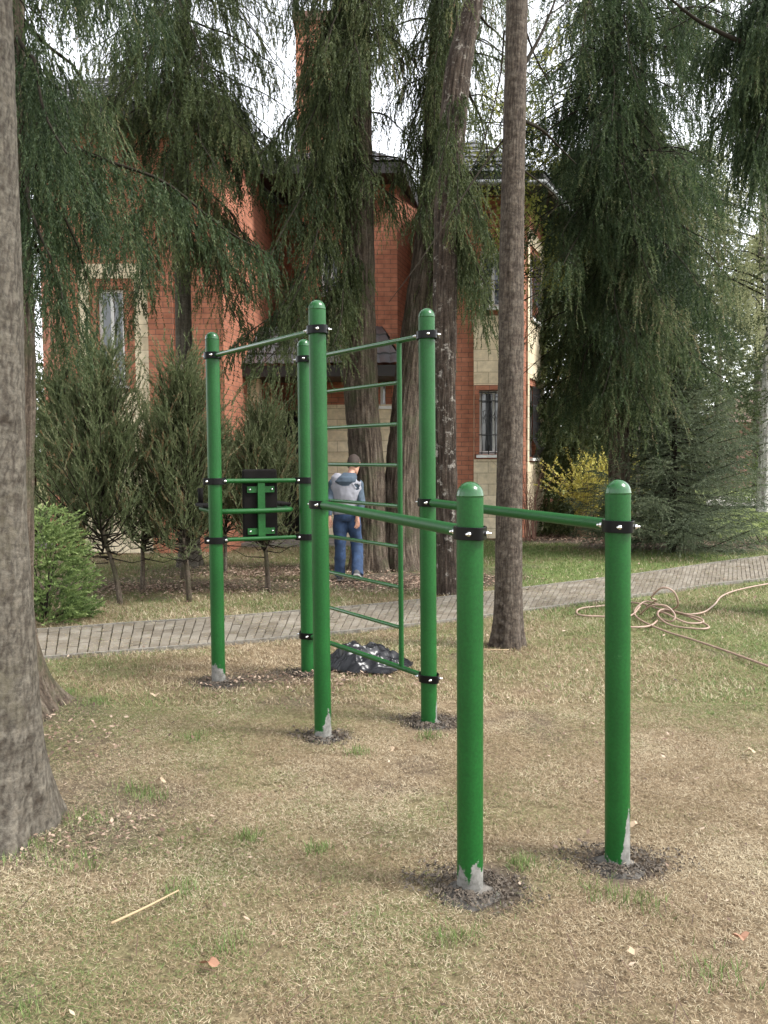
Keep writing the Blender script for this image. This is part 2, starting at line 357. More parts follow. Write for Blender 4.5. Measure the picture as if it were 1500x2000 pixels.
def greenw(x, y):
    n = fbm(x*.9+4, y*.9, 1.3, 4); n2 = fbm(x*3.1, y*3.1, 9.3, 3)
    base = .22+.0*x
    far = sstep(-.2, .8, y-yedge(far_s, x))
    base = base+far*(.22+.50*sstep(-1, 2.2, x))
    right = sstep(1.0, 3.2, x+(y-6)*.15)*sstep(4.2, 6.5, y)
    base = base+right*.52*(1-far)
    return np.clip(base+(n-.5)*1.15+(n2-.5)*.7, 0, 1)
# ------------------------------------------------------------------ ground
def axis(c, half, step, out, k):
    a = list(np.arange(c-half, c+half+1e-6, step)); s = step
    while a[-1] < out: s *= k; a.append(a[-1]+s)
    s = step; lo = [a[0]]
    while lo[-1] > -out: s *= k; lo.append(lo[-1]-s)
    return np.array(lo[::-1][:-1]+a)
gx = axis(0, 8, .08, 300, 1.25); gy = axis(9, 9, .08, 300, 1.25)
X, Y = np.meshgrid(gx, gy); Z = (fbm(X*1.3, Y*1.3, 2.2)-.5)*.035+(fbm(X*9, Y*9, 4.2)-.5)*.012
Z = Z*(~on_path(X, Y, .15))-.012
for hx, hy, hr in holes:
    d = np.hypot(X-hx, Y-hy); Z = Z-.05*sstep(hr*1.0, hr*.45, d)+.02*np.exp(-((d-hr*1.45)/.05)**2)*vn(X*14, Y*14)
ny, nx = X.shape; idx = np.arange(nx*ny).reshape(ny, nx)
faces = np.stack([idx[:-1, :-1], idx[:-1, 1:], idx[1:, 1:], idx[1:, :-1]], -1).reshape(-1, 4)
me = bpy.data.meshes.new('ground'); me.vertices.add(nx*ny); me.vertices.foreach_set('co', np.stack([X, Y, Z], -1).astype(np.float32).ravel())
me.loops.add(len(faces)*4); me.loops.foreach_set('vertex_index', faces.astype(np.int32).ravel()); me.polygons.add(len(faces)); me.polygons.foreach_set('loop_start', np.arange(0, len(faces)*4, 4, dtype=np.int32))
me.update(calc_edges=True)
for nm, val in (('soil', soilw(X, Y)), ('green', greenw(X, Y))):
    a = me.attributes.new(nm, 'FLOAT', 'POINT'); a.data.foreach_set('value', val.astype(np.float32).ravel())
m, nt, o = mat('lawn')
b = nd(nt, 'ShaderNodeBsdfPrincipled'); b.inputs['Roughness'].default_value = 1; b.inputs['Specular IOR Level'].default_value = .1
tc = nd(nt, 'ShaderNodeTexCoord')
n1 = nd(nt, 'ShaderNodeTexNoise', i_Scale=34.0, i_Detail=9.0, i_Roughness=.8); nt.links.new(tc.outputs['Object'], n1.inputs['Vector'])
n2 = nd(nt, 'ShaderNodeTexNoise', i_Scale=1.6, i_Detail=6.0, i_Roughness=.6); nt.links.new(tc.outputs['Object'], n2.inputs['Vector'])
rs = ramp(nt, [(.3, (.075, .05, .032)), (.5, (.19, .14, .088)), (.72, (.36, .285, .185))]); nt.links.new(n1.outputs['Fac'], rs.inputs['Fac'])
rg = ramp(nt, [(.3, (.04, .06, .02)), (.5, (.12, .155, .05)), (.7, (.25, .28, .12))]); nt.links.new(n1.outputs['Fac'], rg.inputs['Fac'])
rd = ramp(nt, [(.3, (.04, .03, .025)), (.55, (.10, .078, .062)), (.75, (.19, .16, .13))]); nt.links.new(n1.outputs['Fac'], rd.inputs['Fac'])
ag = nd(nt, 'ShaderNodeAttribute', attribute_name='green'); as_ = nd(nt, 'ShaderNodeAttribute', attribute_name='soil')
m1 = nd(nt, 'ShaderNodeMix', data_type='RGBA'); nt.links.new(ag.outputs['Fac'], m1.inputs[0]); nt.links.new(rs.outputs[0], m1.inputs[6]); nt.links.new(rg.outputs[0], m1.inputs[7])
m2 = nd(nt, 'ShaderNodeMix', data_type='RGBA'); nt.links.new(as_.outputs['Fac'], m2.inputs[0]); nt.links.new(m1.outputs[2], m2.inputs[6]); nt.links.new(rd.outputs[0], m2.inputs[7])
nt.links.new(m2.outputs[2], b.inputs['Base Color'])
bp = nd(nt, 'ShaderNodeBump', i_Strength=.9, i_Distance=.02); nt.links.new(n1.outputs['Fac'], bp.inputs['Height']); nt.links.new(bp.outputs['Normal'], b.inputs['Normal'])
nt.links.new(b.outputs['BSDF'], o.inputs['Surface'])
tag(link('ground', me, m, smooth=True), kind='structure')
# ------------------------------------------------------------------ paved path (each paver a small raised block in the one path mesh)
na = 250
A_ = resample(near_s, na); B_ = resample(far_s, na)
mb = MB(); R = 8
for i in range(na-1):
    offs = .5*(i % 2)
    for j in range(R):
        s0, s1 = (j)/R, (j+1)/R
        L = .0
        def q(i_, s_): return A_[i_]*(1-s_)+B_[i_]*s_
        if i % 2 == 1 and False: pass
        c = [q(i, s0), q(i+1, s0), q(i+1, s1), q(i, s1)]
        cc = sum(c)/4; c = [cc+(p-cc)*random.uniform(.87, .95) for p in c]
        h = .012+random.uniform(0, .010); tl = [random.uniform(-.003, .003) for _ in range(4)]
        top = [(*(cc+(c[k]-cc)*.93), h+tl[k]) for k in range(4)]; bot = [(*c[k], h-.006+tl[k]) for k in range(4)]; low = [(*c[k], -.03) for k in range(4)]
        t = random.random()
        mb.add(top+bot+low, [(0, 1, 2, 3)]+[(4+k, 4+(k+1) % 4, (k+1) % 4, k) for k in range(4)]+[(8+k, 8+(k+1) % 4, 4+(k+1) % 4, 4+k) for k in range(4)], tone=t)
m, nt, o = mat('pavers'); b = nd(nt, 'ShaderNodeBsdfPrincipled'); b.inputs['Roughness'].default_value = .9; b.inputs['Specular IOR Level'].default_value = .25
a = nd(nt, 'ShaderNodeAttribute', attribute_name='tone'); r = ramp(nt, [(0, (.145, .125, .098)), (.5, (.17, .15, .121)), (1, (.20, .18, .148))]); nt.links.new(a.outputs['Fac'], r.inputs['Fac'])
tc = nd(nt, 'ShaderNodeTexCoord'); n = nd(nt, 'ShaderNodeTexNoise', i_Scale=3.0, i_Detail=10.0, i_Roughness=.75); nt.links.new(tc.outputs['Object'], n.inputs['Vector'])
r2 = ramp(nt, [(.35, (.72, .68, .62)), (.65, (1.2, 1.2, 1.2))]); nt.links.new(n.outputs['Fac'], r2.inputs['Fac'])
mu = nd(nt, 'ShaderNodeMix', data_type='RGBA', blend_type='MULTIPLY'); mu.inputs[0].default_value = 1; nt.links.new(r.outputs[0], mu.inputs[6]); nt.links.new(r2.outputs[0], mu.inputs[7]); nt.links.new(mu.outputs[2], b.inputs['Base Color'])
n3 = nd(nt, 'ShaderNodeTexNoise', i_Scale=60.0, i_Detail=6.0); nt.links.new(tc.outputs['Object'], n3.inputs['Vector'])
bp = nd(nt, 'ShaderNodeBump', i_Strength=.5, i_Distance=.006); nt.links.new(n3.outputs['Fac'], bp.inputs['Height']); nt.links.new(bp.outputs['Normal'], b.inputs['Normal'])
nt.links.new(b.outputs[0], o.inputs['Surface'])
tag(mb.build('path', m), kind='structure')
# thin kerb along both path edges
mk = MB()
for e, sgn in ((near_s, -1), (far_s, 1)):
    pts = resample(e, 160)
    for i in range(159):
        p, q_ = pts[i], pts[i+1]; d = (q_-p)/np.linalg.norm(q_-p); nrm = np.array([-d[1], d[0]])*sgn
        c = (p+q_)/2+nrm*.025; ang = math.atan2(d[1], d[0])
        mk.box((c[0], c[1], .002), (np.linalg.norm(q_-p)*.99, .035, .04), Matrix.Rotation(ang, 3, 'Z'))
tag(mk.build('kerb', simple('kerb_stone', (.165, .15, .125), .9, 0, 30, .35, .6, 80)), kind='structure')
# slab walk along the house
mk = MB()
g0 = G(300, 1062)
for i in range(15):
    mk.box((-7.6+i*.5, 15.9+random.uniform(-.01, .01), .035), (.49, 1.1, .07))
tag(mk.build('slab_walk', simple('walk_slabs', (.20, .18, .16), .9, 0, 5, .3)), kind='structure')
# ------------------------------------------------------------------ grass
def blades(n, xy, L0, L1, flat, tonef, wid, seed):
    r = np.random.default_rng(seed); x, y = xy
    n = len(x); az = r.uniform(0, 2*PI, n); el = r.uniform(flat[0], flat[1], n); L = r.uniform(L0, L1, n)
    z = -.006+(fbm(x*1.3, y*1.3, 2.2)-.5)*.035
    base = np.stack([x, y, z+r.uniform(0, .008, n)], -1)
    d = np.stack([np.cos(az)*np.cos(el), np.sin(az)*np.cos(el), np.sin(el)], -1)
    side = np.stack([-np.sin(az), np.cos(az), r.uniform(-.6, .6, n)], -1)
    w_ = wid*r.uniform(.6, 1.4, n)
    V = np.stack([base-side*w_[:, None], base+side*w_[:, None], base+d*L[:, None]], 1)
    return V, tonef(x, y, r)
def scatter(n, dmin, dmax, seed, power=1.0, halfw=.50):
    r = np.random.default_rng(seed); u = r.random(n)
    d = dmin*(dmax/dmin)**u if power == 'log' else np.sqrt(dmin**2+(dmax**2-dmin**2)*u)
    x = d*r.uniform(-halfw, halfw, n); return x, d
def tonefn(x, y, r):
    g = greenw(x, y); isg = r.random(len(x)) < (g*.9)
    br = (fbm(x*2.1, y*2.1, 5.5, 4)-.5)*.55
    t = np.where(isg, r.uniform(0, .42, len(x)), np.clip(r.uniform(.5, 1, len(x))+br, .46, 1))
    return t
VV, TT = [], []
for (n, d0, d1, L0, L1, wid, sd_, fl) in ((640000, 2.0, 5.5, .008, .027, .0009, 1, (.03, .6)), (230000, 5.5, 9.5, .02, .05, .0019, 2, (.1, 1.0)), (170000, 8.5, 17, .03, .06, .0034, 3, (.3, 1.2))):
    x, y = scatter(n, d0, d1, sd_)
    keep = ~on_path(x, y, .02) & (np.random.default_rng(sd_+50).random(n) > soilw(x, y)*1.02) & (fbm(x*7, y*7, 7.7)+np.random.default_rng(sd_+70).uniform(-.15, .15, len(x)) > .36)
    x, y = x[keep], y[keep]
    V, T = blades(0, (x, y), L0, L1, fl, tonefn, wid, sd_+9); VV.append(V); TT.append(T)
# upright green tufts
r_ = np.random.default_rng(77)
def tuft(cx, cy, rad, n, h):
    x = cx+r_.normal(0, rad, n); y = cy+r_.normal(0, rad, n)
    V, T = blades(0, (x, y), h*.5, h, (.7, 1.45), lambda a, b_, r: r.uniform(.02, .4, len(a)), .0016, r_.integers(1e6)); VV.append(V); TT.append(T)
for px, py, s_ in ((300, 1560, .05), (265, 1545, .05), (165, 1600, .06), (60, 1665, .07), (150, 1690, .06), (380, 1440, .05), (350, 1740, .04), (1180, 1750, .05), (1260, 1770, .05), (480, 1640, .04), (620, 1660, .03), (1020, 1690, .03), (700, 1470, .04), (840, 1440, .04), (130, 1355, .05), (190, 1370, .04), (880, 1830, .04), (1400, 1900, .06), (440, 1850, .05)):
    g = G(px, py); tuft(g.x, g.y, s_, 130, .055)
for k in range(260):
    d = r_.uniform(2.3, 9); x = d*r_.uniform(-.46, .46)
    if greenw(np.array([x]), np.array([d]))[0] > .42 and not on_path(np.array([x]), np.array([d]), .1)[0]: tuft(x, d, r_.uniform(.02, .07), 45, r_.uniform(.03, .05))
# straw and moss in the joints and at the edges of the path
x, y = scatter(110000, 6.3, 15, 5); keep = on_path(x, y, .06) & (fbm(x*3.5, y*3.5, .7)+np.random.default_rng(3).uniform(-.12, .12, len(x)) > .50); x, y = x[keep], y[keep]
V, T = blades(0, (x, y), .01, .03, (.0, .3), lambda a, b_, r: r.uniform(.3, .95, len(a)), .0022, 31); V[:, :, 2] += .028; VV.append(V); TT.append(T)
g_ = tri_mesh('grass', np.concatenate(VV), np.concatenate(TT), M['grass']); tag(g_, 'short dry straw coloured lawn grass with green patches', 'grass', kind='stuff')
# leaf litter
x, y = [], []
r_ = np.random.default_rng(5)
for px, py, rx, ry, n in ((800, 1140, 1.2, .7, 3200), (1150, 1050, 2.0, .8, 2600), (1330, 1060, 2.2, 1, 2600), (300, 1150, 2.2, .7, 3600), (520, 1120, 1.7, .8, 2600), (30, 1450, .7, .6, 700), (200, 1640, .5, .3, 260), (940, 1130, .7, .8, 800), (600, 1330, .8, .3, 500)):
    g = G(px, py); x.append(g.x+r_.normal(0, rx*.5, n)); y.append(g.y+r_.normal(0, ry*.5, n))
xx, yy = scatter(1500, 2.3, 14, 8); x.append(xx); y.append(yy)
x = np.concatenate(x); y = np.concatenate(y); k_ = ~on_path(x, y, 0) | (r_.random(len(x)) < .15); x, y = x[k_], y[k_]; n = len(x)
az = r_.uniform(0, 2*PI, n); s_ = r_.uniform(.008, .024, n)*(.5+y*.06)
e1 = np.stack([np.cos(az), np.sin(az), r_.uniform(-.5, .5, n)], -1)*s_[:, None]; e2 = np.stack([-np.sin(az), np.cos(az), r_.uniform(-.5, .5, n)], -1)*s_[:, None]*.5
c = np.stack([x, y, np.full(n, .022)], -1)
nt_ = 900; tx_, ty_ = scatter(nt_, 2.2, 11, 91); kt_ = ~on_path(tx_, ty_, 0); tx_, ty_ = tx_[kt_], ty_[kt_]; nt_ = len(tx_); ta = r_.uniform(0, 2*PI, nt_); tl = r_.uniform(.015, .07, nt_)
td = np.stack([np.cos(ta), np.sin(ta), r_.uniform(-.1, .1, nt_)], -1)*tl[:, None]; ts = np.stack([-np.sin(ta), np.cos(ta), 0*ta], -1)*.0016; tc_ = np.stack([tx_, ty_, np.full(nt_, .022)], -1)
lit = tri_mesh('leaf_litter', np.concatenate([np.stack([c-e1, c+e2, c+e1, c-e2], 1), np.stack([tc_-td-ts, tc_-td+ts, tc_+td+ts, tc_+td-ts], 1)]), np.concatenate([r_.random(n), r_.random(nt_)*.35]), M['litter'], quads=True); tag(lit, 'brown fallen leaves and needles scattered on the soil', 'leaf litter', kind='stuff')
# ================================================================== the workout frame
PR = .0485
TOPS = {1: (918, 942), 2: (1207, 938), 3: (619, 587), 4: (833, 603), 5: (414, 649), 6: (593, 663)}
BASEPX = {1: (918, 1730), 2: (1206, 1680), 3: (631, 1436), 4: (838, 1408), 5: (427, 1330), 6: (601, 1311)}
top = {i: P(*TOPS[i], post_base[i].y+.03*0) for i in TOPS}
def on_post(i, py):
    """point of the post's axis seen at picture row py"""
    a, b = post_base[i], top[i]; lo, hi = 0., 1.
    for _ in range(40):
        m_ = (lo+hi)/2; p = a.lerp(b, m_); v = CR.inverted() @ (p-Vector((0, 0, EYE))); y_ = 1000-FPX*v.y/-v.z
        if y_ > py: lo = m_
        else: hi = m_
    return a.lerp(b, lo)
gym = empty('workout_frame', post_base[3], 'green steel workout frame of six round posts with ladder, dip bars and pull-up bars', 'outdoor gym')
WEAR = {1: lambda t: .06+.02*np.cos(t-5.2)+.03*np.sin(5*t+1), 2: lambda t: .0+.21*np.exp(-((t-5.5)/.5)**2), 3: lambda t: .02+.14*np.exp(-((t-5.55)/.5)**2), 4: lambda t: -.01+.13*np.exp(-((t-5.9)/.3)**2), 5: lambda t: .05+.07*np.cos(t-4.4), 6: lambda t: -.06+0*t}
for i in range(1, 7):
    a, b = post_base[i]-Vector((0, 0, .06)), top[i]; capL = PR*.98; b2 = b-(b-a).normalized()*capL
    ax = (b2-a); L = ax.length; ax.normalize(); u = Vector((1, 0, 0)); u = (u-ax*u.dot(ax)).normalized(); v = ax.cross(u)
    n = 56; hs_ = np.r_[np.linspace(0, .5, 84), np.linspace(.5, L, 12)[1:]]
    th = np.arange(n)*2*PI/n
    V = []; T = []
    for h in hs_:
        for t in th:
            V.append(tuple(a+ax*h+(u*math.cos(t)+v*math.sin(t))*PR))
        z = h-.06
        T.append(np.clip(.5+(WEAR[i](th)-z)*1.9, 0, 1))
    F = [(r*n+j, r*n+(j+1) % n, (r+1)*n+(j+1) % n, (r+1)*n+j) for r in range(len(hs_)-1) for j in range(n)]
    mb = MB(); mb.add(V, F, tone=np.concatenate(T)); po = mb.build('post', M['paint_worn'], gym, True)
    # domed cap with a fine seam
    mb = MB(); secs = []
    for k, (hh, rr) in enumerate([(-.004, PR+.0014), (.0, PR+.0016), (.003, PR+.0005)]+[(.003+capL*math.sin(q), PR*math.cos(q)) for q in np.linspace(.12, 1.54, 12)]):
        secs.append((b2+ax*hh, u*rr, v*rr))
    mb.loft(secs, 40); mb.build('cap', M['paint_gloss'], po if False else gym, True)
def clamp(i, py, dirs, ears=2, dz=0):
    """black band round post i; dirs: horizontal directions the ears point to"""
    c = on_post(i, py); H = .046; R_ = PR+.0065; th_ = .006
    d = Vector((dirs.x, dirs.y, 0)).normalized(); s = Vector((-d.y, d.x, 0)); up = Vector((0, 0, 1))
    n = 60; mb = MB()
    def outline(R, E):
        pts = []
        for j in range(n):
            t = 2*PI*j/n; x_, y_ = math.cos(t), math.sin(t)
            # round band stretched into ears along +-d
            f = E*(abs(x_)**5)
            pts.append(d*(x_*(R+f))+s*(y_*(R-.15*f)))
        return pts
    o1 = outline(R_+th_, .022); o2 = outline(R_-.001, .020)
    V = [tuple(c+p+up*H/2) for p in o1]+[tuple(c+p+up*H/2) for p in o2]+[tuple(c+p-up*H/2) for p in o1]+[tuple(c+p-up*H/2) for p in o2]
    F = []
    for j in range(n):
        k = (j+1) % n
        F += [(j, k, n+k, n+j), (2*n+j, 3*n+j, 3*n+k, 2*n+k), (j, 2*n+j, 2*n+k, k), (n+j, n+k, 3*n+k, 3*n+j)]
    mb.add(V, F)
    o = mb.build('clamp', M['black'], gym)
    bv = o.modifiers.new('bevel', 'BEVEL'); bv.width = .0018; bv.segments = 2; bv.limit_method = 'ANGLE'
    # bolts on the camera-facing side of both ears and on the band
    side = s if s.dot(Vector((c.x, c.y, 0))) < 0 else -s
    for e in (1, -1):
        for sd2 in (side, -side):
            p = c+d*e*(R_+.006)+sd2*(R_*.55)
            nrm = (sd2*.8+d*e*.35).normalized()
            mb = MB(); mb.tube([p, p+nrm*.009, p+nrm*.013], [.0095, .0095, .006], 8); mb.tube([p+nrm*.012, p+nrm*.022], [.005, .0045], 8)
            bo = mb.build('bolt', M['chrome'], None, True)
            l = Vector(bo.location); bo.parent = o; bo.location = l-world_loc(o)
    return c
v13 = (post_base[1]-post_base[3]); v24 = (post_base[2]-post_base[4]); v46 = post_base[4]-post_base[6]; v35 = post_base[3]-post_base[5]; v56 = post_base[6]-post_base[5]
def bar(p, q, r, name, trim=(0, 0), m='paint', extra=None):
    d = (q-p).normalized(); a, b = p+d*trim[0], q-d*trim[1]
    mb = MB(); k = r*.9
    pts = [a, a+d*k*.3, a+d*k, a+d*(k+.002)]+[a.lerp(b, t) for t in (.25, .5, .75)]+[b-d*(k+.002), b-d*k, b-d*k*.3, b]
    mb.tube(pts, [r*.35, r*.8, r, r, r, r, r, r, r, r*.8, r*.35], 20)
    return mb.build(name, M[m], gym, True)
c1 = clamp(1, 1040, v13); c3 = clamp(3, 985, v13); bar(c3, c1, .0235, 'dip_bar', (.062, .062))
c2 = clamp(2, 1027, v24); c4 = clamp(4, 981, v24); bar(c4, c2, .0235, 'dip_bar', (.062, .062))
c5t = clamp(5, 695, v35); c3t = clamp(3, 645, v35); bar(c5t, c3t, .0165, 'pull_up_bar', (.06, .06), 'paint_gloss')
c6t = clamp(6, 702, v46); c4t = clamp(4, 655, v46); tb = bar(c6t, c4t, .0165, 'pull_up_bar', (.06, .06), 'paint_gloss')
c6b = clamp(6, 1240, v46); c4b = clamp(4, 1323, v46); bar(c6b, c4b, .0165, 'lower_bar', (.06, .06))
# wall-bar ladder between the two right posts: two rails and seven rungs
f4 = .81; f6 = .14
def lad(f, k): return c6b.lerp(c4b, f).lerp(c6t.lerp(c4t, f), k)
for f in (f4, f6):
    bar(lad(f, 0)+Vector((0, 0, .0)), lad(f, 1), .0158, 'ladder_rail')
for k in range(1, 8):
    bar(lad(f6, k/8), lad(f4, k/8), .0122, 'rung', (.008, .008), 'paint_gloss')
# knee-raise station between the two far posts
c5a = clamp(5, 940, v56); c6a = clamp(6, 938, v56); c5c = clamp(5, 1055, v56); c6c = clamp(6, 1048, v56)
bar(c5a, c6a, .0165, 'cross_bar', (.05, .05)); bar(c5c, c6c, .0145, 'cross_bar', (.05, .05))
dv = (c6a-c5a); dv.z = 0; W_ = dv.length; dv.normalize(); nv = Vector((-dv.y, dv.x, 0))  # away from camera
RM = Matrix((dv, nv, Vector((0, 0, 1)))).transposed()
fx = .50; mid = c5a.lerp(c6a, fx); zt, zb = c5a.z, c5c.z; hh = zt-zb
bc = Vector((mid.x, mid.y, (zt+zb)/2+.028))+nv*.04
mb = MB(); mb.box(bc, (.258, .03, hh+.105), RM); bo = mb.build('back_board', M['board'], gym)
bv = bo.modifiers.new('bevel', 'BEVEL'); bv.width = .014; bv.segments = 3
cpl = Vector((mid.x, mid.y, (zt+zb)/2))
mb = MB(); mb.box(cpl+nv*.006, (.052, .026, hh+.006), RM); mb.build('upright_plate', M['paint'], gym)
for dz_ in (hh/2-.065, -hh/2+.05):
    mb = MB(); mb.box(cpl+nv*.0145+Vector((0, 0, dz_)), (.20, .012, .045), RM); st = mb.build('board_bracket', M['paint'], gym)
    for e in (-1, 1):
        p = cpl+nv*.008+dv*e*.082+Vector((0, 0, dz_)); mb = MB(); mb.tube([p, p-nv*.006, p-nv*.010], [.008, .008, .004], 8)
        q = mb.build('bolt', M['chrome'], None, True); l = Vector(q.location); q.parent = st; q.location = l-world_loc(st)
za = on_post(5, 1000).z
pa = [mid+dv*x_+nv*y_ for x_, y_ in ((-.34, .46), (-.335, .30), (-.32, .06), (-.26, -.005), (0, -.022), (.19, -.005), (.235, .07), (.24, .30), (.24, .46))]
pa = [Vector((p.x, p.y, za)) for p in pa]
mb = MB(); mb.tube(smooth_path(pa, 8), .0185, 16); mb.build('arm_tube', M['paint'], gym, True)
for p in (pa[0], pa[-1]):
    c = Vector((p.x, p.y, za+.03))-nv*.12
    mb = MB(); mb.box(c, (.085, .30, .025), RM); ap = mb.build('arm_pad', M['board'], gym); bv = ap.modifiers.new('bevel', 'BEVEL'); bv.width = .01; bv.segments = 3
    g_ = p+nv*.02; mb = MB(); mb.tube([g_+Vector((0, 0, 0)), g_+Vector((0, 0, .02)), g_+Vector((0, 0, .021)), g_+Vector((0, 0, .15)), g_+Vector((0, 0, .155))], [.013, .013, .02, .02, .013], 14); mb.build('hand_grip', M['board'], gym, True)
# concrete plugs and clods round the posts
LB = {1: 'grey concrete plug in the hole round the nearest post', 2: 'grey concrete plug around the right short post', 3: 'grey concrete plug around the tallest middle post', 4: 'grey concrete plug around the ladder side post', 5: 'grey concrete plug around the far left post', 6: 'grey concrete plug around the post half hidden behind the middle post'}
for i in range(1, 7):
    hr = holes[i-1][2]*(.75 if i != 6 else .5); c = post_base[i]; mb = MB(); n = 40; V = []; rr = [PR*.96, PR*1.25, PR*1.7, hr*.75, hr*.95, hr*1.05]; hh_ = [-.012, -.016, -.026, -.034, -.045, -.08]
    for k, (r0, z0) in enumerate(zip(rr, hh_)):
        for j in range(n):
            t = 2*PI*j/n; r1 = r0*(1+(.0 if k == 0 else .30)*(float(vn(math.cos(t)*2+i*7, math.sin(t)*2, k*.3))-.5))
            V.append((c.x+r1*math.cos(t), c.y+r1*math.sin(t), z0+.018*(float(vn(c.x+r1*math.cos(t)*40, r1*math.sin(t)*40, i))-.5)*(k > 0)+.012))
    F = [(k*n+j, k*n+(j+1) % n, (k+1)*n+(j+1) % n, (k+1)*n+j) for k in range(5) for j in range(n)]
    mb.add(V, F); o = mb.build('concrete_footing', M['concrete'], None, True, origin=(c.x, c.y, 0)); tag(o, LB[i], 'concrete footing', 'concrete footings round the posts')
# soil crumbs: uncountable
mb = MB(); rr = random.Random(3)
for hx, hy, hr in holes:
    for k in range(1100 if hr > .14 else 700):
        t = rr.uniform(0, 2*PI); d = hr*(.5+.95*rr.random()**1.4)*(1+.3*math.sin(2*t+hx*9))*rr.choice((1, 1, .8)); s_ = rr.uniform(.003, .011)*(1.5 if rr.random() < .12 else 1)
        c = Vector((hx+d*math.cos(t)*1.1, hy+d*math.sin(t)*.9, .004))
        v8 = [c+Vector((rr.gauss(0, 1), rr.gauss(0, 1), rr.gauss(0, .7))).normalized()*s_ for _ in range(4)]
        mb.add([tuple(q) for q in v8], [(0, 1, 2), (0, 2, 3), (0, 3, 1), (1, 3, 2)])
a, b = post_base[5], post_base[6]
for k in range(500):
    c = a.lerp(b, rr.random())+Vector((rr.gauss(0, .08), rr.gauss(0, .12), .004)); s_ = rr.uniform(.003, .012)
    v8 = [c+Vector((rr.gauss(0, 1), rr.gauss(0, 1), rr.gauss(0, .7))).normalized()*s_ for _ in range(4)]
    mb.add([tuple(q) for q in v8], [(0, 1, 2), (0, 2, 3), (0, 3, 1), (1, 3, 2)])
tag(mb.build('soil_crumbs', M['soil']), 'dark crumbs of dug soil round the post holes', 'soil crumbs', kind='stuff')
# ================================================================== small things on the lawn
def leafthing(px, py, s_, col, label):
    g = G(px, py, .03); mb = MB(); n = 14; V = [(0, 0, .004)]; rr = random.Random(int(px))
    for j in range(n):
        t = 2*PI*j/n; r1 = s_*(.55+.45*abs(math.cos(2.5*t)))*(1.25 if abs(math.cos(t)) > .7 else .8)
        V.append((r1*math.cos(t), r1*.7*math.sin(t), .012*math.sin(t*2+px)+.004))
    mb.add([(x+g.x, y+g.y, z+g.z-.002) for x, y, z in V], [(0, 1+j, 1+(j+1) % n) for j in range(n)]); o = mb.build('fallen_leaf', col, None, False, origin=(g.x, g.y, g.z)); tag(o, label, 'leaf', 'fallen leaves on the lawn')
lc = simple('dry_leaf', (.36, .27, .18), .8); lb = simple('brown_leaf', (.24, .12, .07), .7)
leafthing(1242, 1611, .032, lc, 'pale dry oak leaf just right of the right short post')
leafthing(1463, 1466, .030, lc, 'pale dry leaf near the right edge of the lawn')
leafthing(1240, 1856, .024, lc, 'small pale leaf on the grass in the foreground')
leafthing(408, 1880, .028, lb, 'reddish brown curled leaf in the foreground grass')
leafthing(303, 1357, .028, lc, 'pale curled leaf on the lawn left of the far left post')
leafthing(1446, 1828, .024, lb, 'brown leaf low in the right foreground')
leafthing(770, 1463, .020, lc, 'tan leaf right of the middle post foot')
leafthing(313, 1524, .024, lc, 'pale leaf scrap on the grass left of the frame')
def stick(pts, r, label, nm='stick'):
    P_ = [G(*p, .02) for p in pts]; mb = MB(); sp = smooth_path(P_, 6)
    mb.tube([p+Vector((0, 0, .008)) for p in sp], [r*(1-.35*k/len(sp)) for k in range(len(sp))], 8); o = mb.build(nm, M['straw'], None, True, origin=tuple(P_[0])); tag(o, label, 'stick')
stick([(217, 1808), (285, 1776), (349, 1743)], .0048, 'straight pale dry stick lying on the foreground grass')
stick([(943, 1270), (968, 1271), (993, 1271)], .006, 'short pale stick by the foot of the slim tree trunk')
# hose
hp = [(1504, 1140), (1450, 1150), (1410, 1165), (1392, 1190), (1360, 1200), (1318, 1195), (1290, 1185), (1262, 1178), (1248, 1186), (1262, 1205), (1300, 1222), (1345, 1228), (1383, 1226), (1370, 1212), (1330, 1196), (1296, 1192), (1282, 1202), (1300, 1216), (1330, 1220), (1368, 1215), (1350, 1204), (1306, 1196), (1292, 1206), (1300, 1216)]
hh = [0]*len(hp)
def tubeg(pts, hts, r, name, m, label, cat, sub=8):
    W = [G(*p, .02)+Vector((0, 0, h)) for p, h in zip(pts, hts)]; mb = MB(); mb.tube(smooth_path(W, sub), r, 10)
    return mb, W
mb = MB()
def seg(pts, hts):
    W = []
    for (p, h) in zip(pts, hts):
        g = G(p[0], p[1], .016); W.append(P(p[0], p[1], g.y) if h == 0 else None)
    return W
def seg3(lst):   # (px, py of ground contact, height)
    W = [G(x_, y_, .024)+Vector((0, 0, h)) for x_, y_, h in lst]; mb.tube(smooth_path(W, 10), .0092, 9)
seg3([(1512, 1138, 0), (1450, 1150, 0), (1412, 1163, 0), (1394, 1182, 0), (1370, 1197, 0), (1330, 1198, 0), (1290, 1190, .04), (1262, 1184, .05), (1244, 1190, .02), (1240, 1200, 0), (1256, 1214, 0), (1300, 1233, 0), (1355, 1250, 0), (1420, 1272, 0), (1510, 1305, 0)])
seg3([(1262, 1188, .02), (1280, 1196, .12), (1272, 1200, .17), (1292, 1204, .28), (1315, 1206, .25), (1324, 1204, .12), (1312, 1194, .02), (1290, 1190, .0), (1262, 1186, .03), (1248, 1184, .03), (1228, 1180, .02), (1205, 1180, 0), (1170, 1184, 0), (1136, 1188, 0), (1126, 1195, 0), (1136, 1202, 0), (1180, 1204, 0), (1215, 1206, 0), (1236, 1200, 0), (1250, 1190, .03)])
